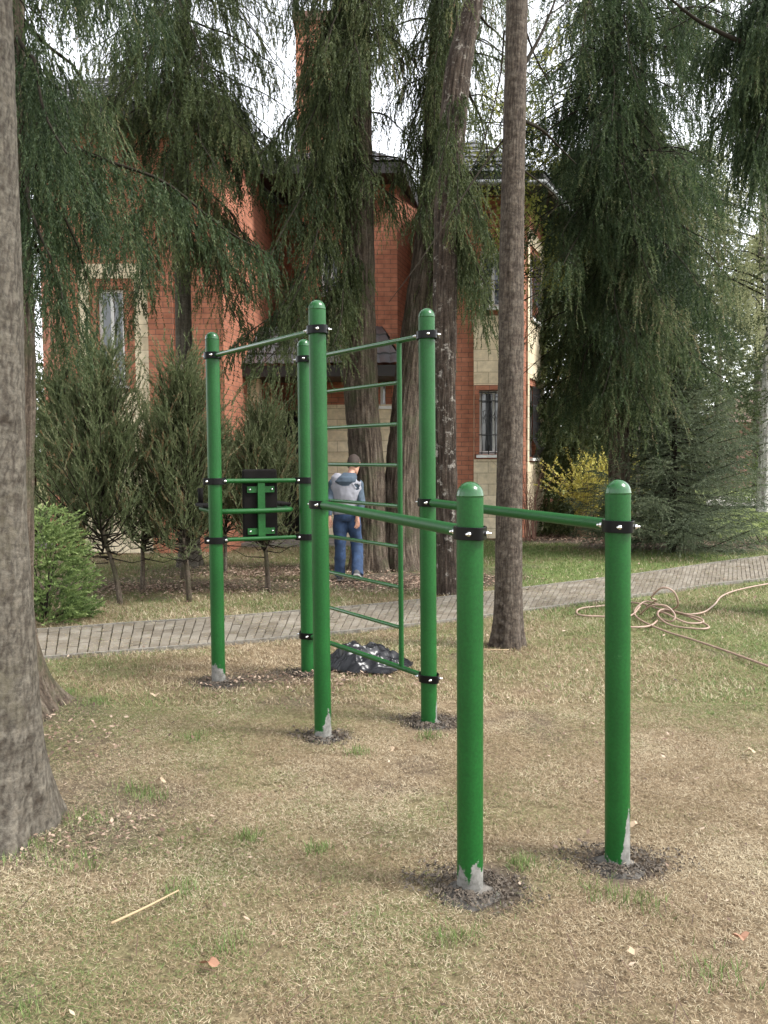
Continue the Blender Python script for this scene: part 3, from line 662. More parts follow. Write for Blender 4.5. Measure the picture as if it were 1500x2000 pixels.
seg3([(1250, 1200, 0), (1270, 1208, .12), (1300, 1212, .14), (1318, 1214, .06), (1310, 1214, 0), (1285, 1204, 0), (1290, 1197, .02), (1330, 1203, .02), (1372, 1216, 0), (1384, 1226, 0), (1360, 1228, 0), (1310, 1221, 0), (1285, 1208, .03), (1296, 1198, .04), (1340, 1206, .03), (1368, 1212, .02), (1372, 1216, 0), (1345, 1217, 0), (1320, 1214, .03), (1300, 1208, .05), (1284, 1198, .02)])
seg3([(1284, 1212, .0), (1270, 1222, 0), (1240, 1225, 0), (1200, 1222, 0)])
o = mb.build('garden_hose', M['hose'], None, True, origin=tuple(G(1290, 1205))); tag(o, 'tangled pinkish tan garden hose lying on the lawn beside the path', 'hose')
# plastic bag: crumpled sheet
bx = [G(646, 1290), G(790, 1308)]; c0 = (bx[0]+bx[1])/2+Vector((0, .0, 0)); mb = MB(); n1_, n2_ = 110, 70
L_ = (bx[1]-bx[0]).length*1.04; U, Vv = np.meshgrid(np.linspace(-1, 1, n1_), np.linspace(-1, 1, n2_))
rr_ = 1+.16*(vn(U*2+5, Vv*2)-.5)
Xb = U*L_/2*rr_*(1-.18*Vv**2); Yb = Vv*.30*(1-.35*np.clip(U, 0, 1)**1.5)*rr_
e = np.clip(1-np.abs(U)**2.6, 0, 1)*np.clip(1-np.abs(Vv)**3, 0, 1)
rid = np.abs(fbm(U*2.6+Vv*1.6, Vv*1.3-U*.9, .5, 2)-.5)*2; rid2 = np.abs(fbm(U*5+3-Vv*3, Vv*2.2+U*2, 2.5, 2)-.5)*2
Zb = .012+e*(.095*(1-.45*U)+.03)*(1.1-1.6*rid)+e*.05*(.4-rid2)
Zb = np.maximum(Zb, .008+.004*rid2)
dirx = (bx[1]-bx[0]).normalized(); diry = Vector((-dirx.y, dirx.x, 0))
V = np.stack([c0.x+dirx.x*Xb+diry.x*Yb, c0.y+dirx.y*Xb+diry.y*Yb, Zb], -1).reshape(-1, 3)
ii = np.arange(n1_*n2_).reshape(n2_, n1_); mb.add(V, np.stack([ii[:-1, :-1], ii[:-1, 1:], ii[1:, 1:], ii[1:, :-1]], -1).reshape(-1, 4).tolist())
o = mb.build('plastic_bag', M['bag'], None, False, origin=tuple(c0)); tag(o, 'crumpled shiny black plastic bag lying under the wall bars', 'plastic bag')
so_ = o.modifiers.new('solid', 'SOLIDIFY'); so_.thickness = .003
# ================================================================== trees
class Fol:
    def __init__(s): s.V = []; s.T = []
    def strands(s, st, dr, L, grav, n, leaf, wid, ang, r, tone, tw=.14, flat=0.0, cone=0.0):
        """st, dr (N,3) starts and directions; L (N,); grav: downward bend; n leaves per strand"""
        N = len(st); st = np.asarray(st, float); dr = np.asarray(dr, float); dr = dr/np.linalg.norm(dr, axis=1, keepdims=True)
        L = np.broadcast_to(L, (N,)); grav = np.broadcast_to(grav, (N,))
        t = (np.arange(n)+r.random((N, n)))/n
        g = np.zeros((N, n, 3)); g[..., 2] = -grav[:, None]*t**2
        wob = np.stack([np.sin(t*5+r.random((N, 1))*6), np.cos(t*4+r.random((N, 1))*6), np.zeros_like(t)], -1)*.05
        pos = st[:, None]+(dr[:, None]*t[..., None]+g+wob)*L[:, None, None]
        tan = dr[:, None]+wob*.5; tan = tan+np.stack([0*t, 0*t, -2*grav[:, None]*t], -1); tan /= np.linalg.norm(tan, axis=-1, keepdims=True)
        rv = r.normal(size=(N, n, 3)); rv[..., 2] *= (1-flat); pr = rv-tan*np.sum(rv*tan, -1, keepdims=True); pr /= np.linalg.norm(pr, axis=-1, keepdims=True)+1e-9
        a = ang*r.uniform(.5, 1.4, (N, n))[..., None]
        d = tan*np.cos(a)+pr*np.sin(a)
        sd = np.cross(d, r.normal(size=(N, n, 3))); sd /= np.linalg.norm(sd, axis=-1, keepdims=True)+1e-9
        ln = leaf*r.uniform(.6, 1.3, (N, n))*(1-cone*t); wd = wid*r.uniform(.7, 1.3, (N, n))
        V = np.stack([pos-sd*wd[..., None], pos+sd*wd[..., None], pos+d*ln[..., None]], 2)
        tn = np.broadcast_to(np.asarray(tone), (N,))[:, None]+r.normal(0, tw, (N, n))+.12*(t-.5)
        s.V.append(V.reshape(-1, 3, 3)); s.T.append(np.clip(tn, 0, 1).ravel())
    def leaves(s, pos, size, r, tone, aspect=.6):
        N = len(pos); a = r.normal(size=(N, 3)); a /= np.linalg.norm(a, axis=1, keepdims=True); b = np.cross(a, r.normal(size=(N, 3))); b /= np.linalg.norm(b, axis=1, keepdims=True)
        sz = size*r.uniform(.6, 1.4, (N, 1)); pos = np.asarray(pos)
        s.V.append(np.stack([pos-a*sz, pos+b*sz*aspect, pos+a*sz], 1)); s.T.append(np.broadcast_to(tone, (N,))+r.normal(0, .15, N))
        s.V.append(np.stack([pos-a*sz, pos+a*sz, pos-b*sz*aspect], 1)); s.T.append(s.T[-1])
    def build(s, name, m, parent): return tri_mesh(name, np.concatenate(s.V), np.concatenate(s.T), m, parent)
def trunk_mesh(mb, pts, rads, r, ridge=.03, rf=7, zf=2.0, flare=0.0, nseg=72, step=.035, knots=()):
    sp = [Vector(p) for p in pts]; P_ = smooth_path(sp, 12); k = len(P_)
    d = [0]
    for i in range(1, k): d.append(d[-1]+(P_[i]-P_[i-1]).length)
    rp = np.interp(np.linspace(0, len(rads)-1, k), range(len(rads)), rads)
    L = d[-1]; m_ = max(8, int(L/step)); s_ = np.linspace(0, L, m_)
    A = np.array([tuple(p) for p in P_]); C = np.stack([np.interp(s_, d, A[:, j]) for j in range(3)], -1); RR = np.interp(s_, d, rp)
    th = np.arange(nseg)*2*PI/nseg; TH, SS = np.meshgrid(th, s_); ct, st = np.cos(TH), np.sin(TH)
    h0 = C[:, 2][:, None]
    nz = np.abs(fbm(ct*rf, st*rf, SS*zf+3.3, 3)-.5)*2     # 0 in the furrow lines
    big = fbm(ct*1.3+9, st*1.3, SS*.7, 2)-.5
    fine = fbm(ct*rf*3, st*rf*3, SS*rf*1.6, 2)-.5
    rad = RR[:, None]*(1+big*.14)+ridge*(np.clip(nz*2.4, 0, 1)-.6)+fine*ridge*.7
    if flare: rad = rad+flare*np.exp(-SS/.22)*(1+.75*np.sin(TH*4+1.7*math.sin(A[0, 0]*9))+.35*np.sin(TH*7+2))
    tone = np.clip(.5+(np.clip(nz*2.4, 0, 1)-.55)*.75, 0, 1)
    for (kz, kt, ks) in knots:
        dd = ((SS-kz)/(ks*.7))**2+((np.angle(np.exp(1j*(TH-kt))))*RR[:, None]/ks)**2
        rad = rad+ks*.28*np.exp(-((np.sqrt(dd)-1)/.45)**2)-ks*.22*np.exp(-dd*2); tone = tone*(1-.85*np.exp(-dd*1.3))
    V = np.stack([C[:, 0][:, None]+rad*ct, C[:, 1][:, None]+rad*st, C[:, 2][:, None]+0*ct], -1).reshape(-1, 3)
    F = [(i*nseg+j, i*nseg+(j+1) % nseg, (i+1)*nseg+(j+1) % nseg, (i+1)*nseg+j) for i in range(m_-1) for j in range(nseg)]
    mb.add(V, F, tone=tone.ravel())
def bough(F, W, p0, p1, arch, r, lat=.8, drop=.5, sp=.06, wr=.013, leaf=.034, wid=.0032, n=26, tone=.4, down=.9, spread=.55, start=.12, dens=1.0, wood=True, toneamp=.3):
    dens = dens*2.3; n = int(n*1.5); wid = wid*1.6; leaf = leaf*.9
    """a drooping conifer limb p0->p1 with side shoots carrying hanging strands"""
    p0 = np.array(p0, float); p1 = np.array(p1, float); L = np.linalg.norm(p1-p0)
    K = max(6, int(L/.12)); t = np.linspace(0, 1, K)
    C = p0+(p1-p0)*t[:, None]; C[:, 2] += arch*L*np.sin(t*PI)
    C += np.stack([np.sin(t*9+r.random()*6), np.cos(t*7+r.random()*6), np.sin(t*11+r.random()*6)], -1)*.02*L**.5
    if wood: W.tube([tuple(c) for c in C], [wr*(1-.85*q)+.003 for q in t], 6, cap=False)
    ax = (p1-p0)/L; hz = np.cross(ax, [0, 0, 1.]); hz /= np.linalg.norm(hz)+1e-9
    st, dr, LL, tn = [], [], [], []
    bt = r.normal(0, toneamp*.5)
    def hang(c, out, k, sc):
        for _ in range(k):
            st.append(c+r.normal(0, .025, 3)); d_ = out*r.uniform(.1, .6)+np.array([0, 0, -down])+r.normal(0, .22, 3); dr.append(d_); LL.append(drop*r.uniform(.35, 1.15)*sc); tn.append(tone+bt+r.normal(0, toneamp*.5))
    s_ = start
    while s_ < 1:
        c = np.array([np.interp(s_, t, C[:, j]) for j in range(3)])
        hang(c, ax, r.poisson(dens*1.0), .8)
        for sgn in (-1, 1):
            if r.random() < .9:
                l = lat*(1-.55*s_)*r.uniform(.4, 1.1)*min(1, .4+s_*2.5); dirn = ax*r.uniform(.5, 1.0)+hz*sgn*r.uniform(.45, 1.0)+np.array([0, 0, r.uniform(-.35, .1)]); dirn /= np.linalg.norm(dirn)
                m_ = max(2, int(l/sp)); q = (np.arange(m_)+.5)/m_
                pts = c+dirn*(q*l)[:, None]; pts[:, 2] -= .35*l*q**2
                if wood and l > .35: W.tube([tuple(c), tuple(pts[m_//2]), tuple(pts[-1])], [.004, .003, .0015], 4, cap=False)
                for pnt in pts: hang(pnt, dirn, r.poisson(dens*.95), 1-.3*r.random())
        s_ += sp*1.9/L
    if st: F.strands(np.array(st), np.array(dr), np.array(LL), .25, n, leaf, wid, spread, r, np.array(tn), tw=.13)
def wpos(px, py, d): return np.array(P(px, py, d))
def tree(kind, base, label, cat='tree', group=None):
    return empty(kind, base, label, cat, group)
def smoothbuild(mb, name, m, t): return mb.build(name, m, t, True)
rg = np.random.default_rng(101)

# -- T1: big smooth grey trunk at the left edge
b1 = G(18, 1625); t1 = tree('spruce_tree', b1, 'large smooth grey conifer trunk nearest the camera at the left edge', group='tall conifers round the lawn')
D1 = b1.y
def edge_r(d, wpx): return wpx*d/FPX
mb = MB()
pts = [P(-8, 1650, D1+.05), P(-14, 1450, D1+.03), P(-20, 1200, D1), P(-30, 1000, D1-.01), P(-42, 600, D1-.02), P(-62, 0, D1-.05), P(-85, -900, D1-.1), P(-110, -2200, D1-.1)]
kn = []
def kn_at(px, py, s): return (s, px, py)
trunk_mesh(mb, pts, [.225, .19, .168, .160, .166, .162, .15, .12], rg, ridge=.003, rf=9, zf=16, flare=.07, nseg=110, step=.02,
           knots=[(1.83, -.62, .036), (1.91, -.36, .028), (1.59, -.20, .022), (1.22, -.66, .022), (.50, -.34, .030), (2.3, -.3, .020), (2.75, -.5, .022), (.92, -.5, .016), (.84, -.35, .014), (3.3, -.35, .02), (.30, -.5, .035), (.22, -.25, .03), (.70, -.9, .02)])
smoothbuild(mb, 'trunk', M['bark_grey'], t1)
W = MB(); F = Fol()
for q in range(7):
    az = rg.uniform(0, 2*PI); h = rg.uniform(4.2, 6.2); p0 = np.array([b1.x-.15, b1.y, h]); p1 = p0+np.array([math.cos(az), math.sin(az), -.25])*rg.uniform(1.0, 2.0)
    if p1[1] < 2.6: p1[1] = 2.6+rg.random()
    bough(F, W, p0, p1, .08, rg, n=14, dens=.7)
W.build('limbs', M['wood'], t1, True); F.build('crown', M['needle_dark'], t1)
# -- T1b: darker spruce just behind, its limbs hang into the picture at the left
b2 = G(45, 1385); t2 = tree('spruce_tree', b2, 'dark barked spruce half hidden behind the grey trunk, with long hanging boughs', group='tall conifers round the lawn')
D2 = b2.y; mb = MB()
trunk_mesh(mb, [P(52, 1400, D2), P(38, 1330, D2), P(26, 1200, D2), P(28, 1000, D2), P(30, 700, D2), P(20, 300, D2), P(10, -300, D2), P(0, -1600, D2)], [.19, .13, .115, .11, .11, .10, .09, .05], rg, ridge=.012, rf=8, flare=.10, step=.03)
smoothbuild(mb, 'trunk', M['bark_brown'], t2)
W = MB(); F = Fol()
def bo(F, W, x0, y0, d0, x1, y1, d1, **k): bough(F, W, wpos(x0, y0, d0), wpos(x1, y1, d1), k.pop('arch', .06), rg, **k)
for a in ((30, 20, D2, 230, 260, 5.9), (30, 120, D2, 200, 430, 5.4), (30, 250, D2, 170, 540, 5.6), (30, 320, D2, 120, 590, 5.0), (25, -260, D2, 300, 40, 6.6), (20, -380, D2, 200, -60, 5.2), (30, 60, D2, 120, 300, 4.7), (30, 180, D2, 110, 420, 6.3), (25, -150, D2, 330, -60, 6.0), (30, 400, D2, 140, 660, 6.0)):
    bo(F, W, *a, lat=.42, drop=.42, n=30, tone=.30, leaf=.026, wid=.0026, dens=1.0, sp=.05)
for q in range(10):
    az = rg.uniform(.3, 3.0); h = rg.uniform(3.6, 6.5); p0 = np.array([b2.x, b2.y, h]); p1 = p0+np.array([math.cos(az)*1.2, math.sin(az), -.45])*rg.uniform(.8, 1.5); bough(F, W, p0, p1, .05, rg, n=20, tone=.32, lat=.5, drop=.4)
W.build('limbs', M['wood'], t2, True); F.build('crown', M['needle_dark'], t2)
# -- T4: slim grey-green trunk in front of the left wing of the house; limbs fan out left and right
D4 = 11.6; b4 = G(372, 1105); D4 = b4.y; t4 = tree('spruce_tree', b4, 'slim grey trunked spruce before the left wing of the house, boughs spread wide', group='tall conifers round the lawn')
mb = MB(); trunk_mesh(mb, [P(372, 1110, D4), P(366, 900, D4), P(358, 600, D4), P(354, 300, D4), P(356, 0, D4), P(358, -900, D4)], [.15, .125, .115, .11, .10, .06], rg, ridge=.006, rf=5, flare=.05, step=.06, nseg=40)
smoothbuild(mb, 'trunk', M['bark_grey'], t4)
W = MB(); F = Fol()
specs = [(356, 330, 560, 590, -1.5), (356, 250, 600, 450, -1.0), (356, 180, 600, 370, .6), (356, 120, 570, 220, .4), (356, 40, 540, 130, -.6), (356, -60, 540, 30, .4), (356, -150, 560, -80, 0),
         (356, 300, 200, 560, -1.5), (356, 220, 150, 400, -.6), (356, 160, 130, 330, -1.3), (356, 0, 160, 120, -.8), (356, -90, 150, 20, .4), (356, 380, 240, 640, -1.0), (356, 400, 470, 640, -1.6), (356, 360, 620, 620, .3),
         (356, 260, 300, 420, -2), (356, 200, 420, 340, -2.2), (356, 100, 330, 240, -1.8), (356, 20, 400, 160, -2), (356, -60, 300, 60, -2), (356, -160, 430, -20, -1.6), (356, 140, 480, 270, -1.8), (356, 60, 250, 170, -1.7), (356, 110, 200, 210, -.8), (356, 60, 170, 200, .6), (356, 130, 270, 240, .4), (356, 20, 230, 130, .2), (356, 90, 470, 210, -.6), (356, 150, 560, 300, -.4), (356, -200, 240, -90, -1)]
for x0, y0, x1, y1, dd in specs:
    bo(F, W, x0, y0, D4, x1, y1, D4+dd, lat=.8, drop=.5, n=26, tone=.38, leaf=.045, wid=.0046, dens=.56, sp=.085, spread=.75)
for q in range(28):
    az = rg.uniform(0, 2*PI); h = rg.uniform(4.7, 9.0); l = rg.uniform(1.0, 2.0); p0 = np.array([b4.x-.1, b4.y, h]); p1 = p0+np.array([math.cos(az)*l, math.sin(az)*l*.9, -rg.uniform(.25, .65)*l])
    bough(F, W, p0, p1, .10, rg, lat=.75, drop=.5, n=22, tone=.38, leaf=.048, wid=.0046, dens=.5, sp=.10)
W.build('limbs', M['wood'], t4, True); F.build('crown', M['needle_olive'], t4)
# -- T2: great multi-stem tree in the middle. Left stem and right stem share the stool, a third mottled one stands right
bA = G(722, 1112); DA = bA.y; tA = tree('twin_stem_tree', bA, 'thick furrowed brown twin stemmed tree behind the wall bars and the walking man', group='tall conifers round the lawn')
mb = MB()
trunk_mesh(mb, [P(722, 1115, DA), P(722, 1040, DA), P(716, 900, DA), P(705, 750, DA), P(700, 450, DA), P(694, 200, DA), P(692, 0, DA), P(684, -500, DA), P(676, -1400, DA)], [.30, .25, .235, .225, .215, .215, .21, .17, .08], rg, ridge=.020, rf=8, zf=2.2, flare=.045, nseg=120, step=.03)
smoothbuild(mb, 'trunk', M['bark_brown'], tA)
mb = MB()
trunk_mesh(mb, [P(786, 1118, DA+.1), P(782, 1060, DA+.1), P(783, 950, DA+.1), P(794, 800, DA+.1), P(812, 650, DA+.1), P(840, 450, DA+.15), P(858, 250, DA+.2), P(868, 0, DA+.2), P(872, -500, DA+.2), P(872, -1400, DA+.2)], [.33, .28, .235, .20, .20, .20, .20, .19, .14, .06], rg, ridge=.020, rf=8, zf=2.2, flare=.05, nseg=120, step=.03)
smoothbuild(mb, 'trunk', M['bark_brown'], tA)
W = MB(); F = Fol()
for x0, y0, x1, y1, dd in [(690, 60, 610, 330, -1.2), (690, -40, 590, 180, -.8), (690, 20, 640, 200, -1.3), (690, 120, 560, 320, -1.6), (690, 200, 650, 420, -1.0), (690, 260, 600, 480, -.7), (690, 320, 640, 560, -.9), (696, -100, 740, 120, -1.4), (696, -60, 780, 80, -.6), (690, -160, 560, 20, -1), (690, 0, 700, 160, -1.7),
          (696, 350, 790, 400, -.3), (700, 480, 650, 680, -1.5), (690, 250, 530, 500, -2), (690, 160, 500, 300, -1.2), (690, -180, 640, -40, -1.5), (690, 330, 560, 620, -1.9), (700, 500, 590, 700, -1.4), (690, 130, 660, 260, -1.5), (690, 420, 540, 620, -1.3), (700, 560, 500, 720, -2.0), (700, 540, 440, 690, -1.4), (700, 560, 560, 800, -1.2)]:
    bo(F, W, x0, y0, DA, x1, y1, DA+dd, lat=.6, drop=.42, n=26, tone=.36, leaf=.04, wid=.0042, dens=.72, sp=.075)
for x0, y0, x1, y1, dd in [(868, -20, 780, 140, -.6), (868, 60, 800, 280, -.8), (860, 160, 780, 330, .2), (862, -100, 740, 60, .3), (850, 320, 820, 440, -.9), (846, 420, 880, 560, -.9), (846, 380, 910, 470, -.4), (862, 220, 840, 400, -1.1), (868, -60, 850, 130, -1.3), (868, 0, 930, 120, -.4), (868, 100, 960, 280, .5), (850, 300, 940, 380, .2), (846, 450, 930, 600, .3), (840, 500, 870, 640, -.8), (850, 250, 760, 370, -.4), (868, -200, 800, -60, -.6), (868, -260, 960, -100, -.2), (868, 80, 880, 240, -1.2), (850, 400, 930, 560, -1.3), (850, 420, 950, 640, -1.2)]:
    bo(F, W, x0, y0, DA+.2, x1, y1, DA+.2+dd, lat=.42, drop=.46, n=26, tone=.34, leaf=.036, wid=.004, dens=.66, sp=.075)
# stubs
for q in range(46):
    az = rg.uniform(0, 2*PI); sx = -.4 if q % 2 else .85; h = rg.uniform(4.9 if q % 2 else 6.3, 9.4); l = rg.uniform(.7, 1.5); p0 = np.array([sx, bA.y, h]); p1 = p0+np.array([math.cos(az)*l, math.sin(az)*l, -rg.uniform(.3, .7)*l])
    bough(F, W, p0, p1, .10, rg, lat=.5, drop=.5, n=22, tone=.36, leaf=.045, wid=.0044, dens=.5, sp=.09)
for x0, y0, x1, y1, dd in [(690, -60, 620, 120, -.9), (690, 40, 600, 240, -.5), (690, 100, 640, 300, -.9), (690, -120, 570, 60, -.2), (690, 20, 585, 150, .4), (690, 180, 600, 350, .3), (690, -10, 630, 110, -1.4), (690, 80, 560, 260, .8), (690, -180, 610, -20, .8), (690, -20, 590, 100, -.4), (690, 60, 588, 190, -.9), (690, 130, 590, 260, -.3), (690, 190, 596, 310, -.6), (690, -100, 600, 40, -.8),
          (868, 40, 850, 230, -.9), (868, 120, 890, 300, -.9), (868, 200, 870, 380, -.8), (868, 300, 900, 480, -.7), (868, -60, 900, 90, -.9), (850, 380, 880, 600, -.7), (868, -120, 860, 20, -.9)]:
    bo(F, W, x0, y0, DA, x1, y1, DA+dd, lat=.42, drop=.5, n=24, tone=.38, leaf=.042, wid=.0044, dens=.7, sp=.08)
W.build('limbs', M['wood'], tA, True); F.build('crown', M['needle_olive'], tA)
# mottled stem, forked high up
bC = G(872, 1160); DC = bC.y; tC = tree('forked_tree', bC, 'mottled dark trunk with white lichen right of the ladder, forking high up', group='tall conifers round the lawn')
mb = MB()
trunk_mesh(mb, [P(874, 1165, DC), P(872, 1060, DC), P(870, 900, DC), P(868, 700, DC), P(872, 450, DC), P(884, 250, DC), P(898, 120, DC), P(925, 0, DC), P(960, -200, DC), P(1010, -900, DC)], [.145, .13, .125, .125, .14, .15, .145, .11, .09, .05], rg, ridge=.014, rf=6, zf=2, flare=.05, nseg=90, step=.03)
smoothbuild(mb, 'trunk', M['bark_mottled'], tC)
W = MB(); F = Fol()
for x0, y0, x1, y1, dd in [(925, 20, 1010, 120, .6), (900, 120, 960, 330, .5), (885, 280, 960, 430, .7), (940, -80, 1040, 20, .8), (872, 440, 960, 560, .9), (950, -160, 880, 20, -.5)]:
    bo(F, W, x0, y0, DC, x1, y1, DC+dd, lat=.4, drop=.4, n=18, tone=.4, leaf=.036, wid=.0036, dens=.4, sp=.09)
for x0, y0, x1, y1, dd in [(875, 340, 965, 470, -.1), (872, 400, 950, 560, -.3), (872, 450, 960, 600, .1), (880, 300, 940, 440, -.5), (895, 160, 860, 330, -.6), (885, 260, 900, 420, -.6)]:
    bo(F, W, x0, y0, DC, x1, y1, DC+dd, lat=.34, drop=.42, n=26, tone=.38, leaf=.036, wid=.004, dens=.75, sp=.06)
mb = W; mb.build('limbs', M['wood'], tC, True); F.build('crown', M['needle_olive'], tC)
# grey ribbed stem between ladder and post
# -- T3: straight slim pole in the middle right
b3 = G(990, 1262); D3 = b3.y; t3 = tree('pine_tree', b3, 'straight slim brown trunk behind the nearest post, bark split at its foot', group='tall conifers round the lawn')
mb = MB(); trunk_mesh(mb, [P(990, 1268, D3), P(992, 1180, D3), P(994, 1000, D3), P(998, 700, D3), P(1000, 450, D3), P(1008, 100, D3), P(1012, -200, D3), P(1020, -1300, D3)], [.125, .112, .108, .10, .096, .088, .085, .06], rg, ridge=.004, rf=9, zf=9, flare=.03, nseg=90, step=.02, knots=[(2.3, -1.4, .02), (3.1, -1.9, .018), (1.5, -1.8, .018), (2.7, -.9, .015), (1.9, -1.1, .014), (3.6, -1.2, .016), (.20, -2.25, .05), (.36, -2.3, .04), (.08, -2.2, .05), (.52, -2.35, .03), (.28, -2.1, .03)])
smoothbuild(mb, 'trunk', M['bark_pole'], t3)
W = MB(); F = Fol()
def bare(W, lst, r0):
    pts = [P(*a) for a in lst]; sp = smooth_path(pts, 5); W.tube(sp, [r0*(1-.8*k/len(sp)) for k in range(len(sp))], 6, cap=False); return sp
bare(W, [(985, 270, D3), (940, 330, D3-.1), (880, 420, D3-.3), (820, 510, D3-.5), (760, 590, D3-.6)], .010)
bare(W, [(985, 60, D3), (975, 160, D3-.1), (940, 290, D3-.2), (910, 350, D3-.2)], .008)
bare(W, [(1022, 235, D3), (1060, 255, D3+.3), (1090, 285, D3+.5), (1125, 320, D3+.8)], .017)
bare(W, [(1020, 40, D3), (1045, 110, D3+.3), (1075, 170, D3+.7), (1085, 230, D3+.9)], .011)
bare(W, [(1022, 130, D3), (1060, 60, D3+.3), (1100, -40, D3+.6)], .02)
bare(W, [(1020, 330, D3), (1090, 390, D3+.6), (1060, 430, D3+.6)], .008)
for q in range(10):
    az = rg.uniform(0, 2*PI); h = rg.uniform(5.6, 7.5); p0 = np.array([b3.x, b3.y, h]); p1 = p0+np.array([math.cos(az), math.sin(az), .1])*rg.uniform(.8, 1.5); bough(F, W, p0, p1, .05, rg, n=12, dens=.5)
W.build('limbs', M['wood'], t3, True); F.build('crown', M['needle_dark'], t3)
# -- T5: great weeping spruce on the right
b5 = G(1190, 1052); D5 = 14.3; b5 = Vector((P(1208, 1000, D5).x, D5, 0)); t5 = tree('weeping_spruce', b5, 'huge weeping spruce right of centre with dense curtains of hanging dark foliage', group='tall conifers round the lawn')
mb = MB(); x5 = b5.x
trunk_mesh(mb, [(x5, D5, -.05), (x5, D5, 1.5), (x5-.05, D5, 4), (x5-.15, D5, 7), (x5-.2, D5, 11), (x5-.2, D5, 14)], [.19, .17, .16, .14, .11, .06], rg, ridge=.012, rf=6, flare=.05, nseg=60, step=.06)
smoothbuild(mb, 'trunk', M['bark_brown'], t5)
W = MB(); F = Fol()
for x0, y0, x1, y1, dd in [(1190, 350, 1420, 540, -1.6), (1190, 380, 1360, 560, -2.4), (1190, 420, 1300, 600, -2.5), (1190, 400, 1100, 520, -1.9), (1190, 360, 1090, 470, -1.3), (1190, 450, 1210, 640, -2.2), (1190, 300, 1430, 470, .5), (1190, 440, 1410, 600, -.4), (1190, 480, 1330, 680, -1.6), (1190, 500, 1120, 620, -1.2), (1190, 520, 1250, 700, -1.8), (1190, 560, 1380, 700, 0), (1190, 540, 1400, 620, .9), (1190, 500, 1090, 680, .4),
           (1190, 100, 1380, 250, -1.4), (1190, 40, 1400, 200, .6), (1190, 160, 1330, 380, -1.6), (1190, 200, 1300, 420, -2), (1190, 0, 1440, 110, -.5), (1190, -60, 1340, 60, -1.8), (1190, -20, 1250, 180, -2.0), (1190, 60, 1200, 240, -2.2), (1190, 150, 1150, 330, -1.8), (1190, -80, 1130, 100, -1.4), (1190, 240, 1240, 430, -2.2), (1190, 220, 1390, 360, -.6), (1190, -150, 1420, -30, .2), (1190, -120, 1260, 20, -1.6), (1190, -160, 1080, -20, .2), (1190, 260, 1190, 430, -1.7), (1190, 330, 1150, 470, -1.6), (1190, 80, 1100, 260, -.4), (1190, 250, 1110, 420, -.5), (1190, 0, 1110, 180, 0),
           (1190, 600, 1300, 760, -1.3), (1190, 620, 1120, 760, -.9), (1190, 640, 1240, 800, -1.2), (1190, 620, 1370, 760, .2), (1190, 580, 1100, 780, .6), (1190, 160, 1220, 330, -1.4), (1190, 120, 1300, 280, -.6), (1190, 320, 1330, 480, -1.1), (1190, 680, 1290, 850, -.6), (1190, 680, 1180, 850, -.8)]:
    bo(F, W, x0, y0, D5, x1, y1, D5+dd, lat=.85, drop=.68, n=34, tone=.38, leaf=.048, wid=.0046, dens=.62, sp=.10, down=1.0, spread=.85)
for q in range(95):
    az = rg.uniform(0, 2*PI); h = 2.8+6.8*(q+.5)/95; l = rg.uniform(1.1, 2.1)*(1.25 if h > 5.6 else 1.0 if h > 3.4 else .8); p0 = np.array([x5, D5, h]); p1 = p0+np.array([math.cos(az)*l, math.sin(az)*l, -rg.uniform(.25, .6)*l])
    bough(F, W, p0, p1, .10, rg, lat=.8, drop=.5, n=24, tone=.40, leaf=.052, wid=.005, dens=.46, sp=.12, down=.85, spread=.9)
W.build('limbs', M['wood'], t5, True); F.build('crown', M['needle_dark'], t5)
# -- T6: spruce outside the right edge whose boughs hang into the corner
D6 = 8.6; b6 = Vector((P(1590, 1000, D6).x, D6, 0)); t6 = tree('weeping_spruce', b6, 'near spruce at the right edge whose boughs hang into the top right corner', group='tall conifers round the lawn')
mb = MB(); x6 = b6.x; trunk_mesh(mb, [(x6, D6, -.05), (x6, D6, 2), (x6, D6, 6), (x6, D6, 10)], [.2, .16, .13, .08], rg, ridge=.01, rf=6, flare=.06, nseg=40, step=.08); smoothbuild(mb, 'trunk', M['bark_brown'], t6)
W = MB(); F = Fol()
for x0, y0, x1, y1, dd in [(1590, 60, 1440, 170, -.3), (1590, 0, 1390, 90, .2), (1590, 140, 1470, 280, -.5), (1590, 60, 1480, 120, .5), (1590, -80, 1450, 20, 0), (1590, 200, 1500, 300, .3), (1590, 120, 1440, 200, .6), (1590, -60, 1500, 60, -.8)]:
    bo(F, W, x0, y0, D6, x1, y1, D6+dd, lat=.5, drop=.6, n=38, tone=.3, leaf=.036, wid=.0042, dens=1.1, sp=.05, down=1.2)
for a in ((1590, 20, D6, 1340, 150, .8), (1590, 60, D6, 1370, 290, 1.4), (1590, 150, D6, 1400, 330, .9), (1590, -60, D6, 1300, 60, 1.2), (1590, -20, D6, 1400, 40, 1.0)):
    bo(F, W, *a[:5], D6+a[5], lat=.38, drop=.6, n=26, tone=.34, leaf=.034, wid=.0036, dens=.5, sp=.07, down=1.2)
bare(W, [(1590, 90, D6), (1480, 90, D6-.1), (1390, 55, D6), (1330, 15, D6), (1250, -60, D6)], .03)
W.build('limbs', M['wood'], t6, True); F.build('crown', M['needle_dark'], t6)
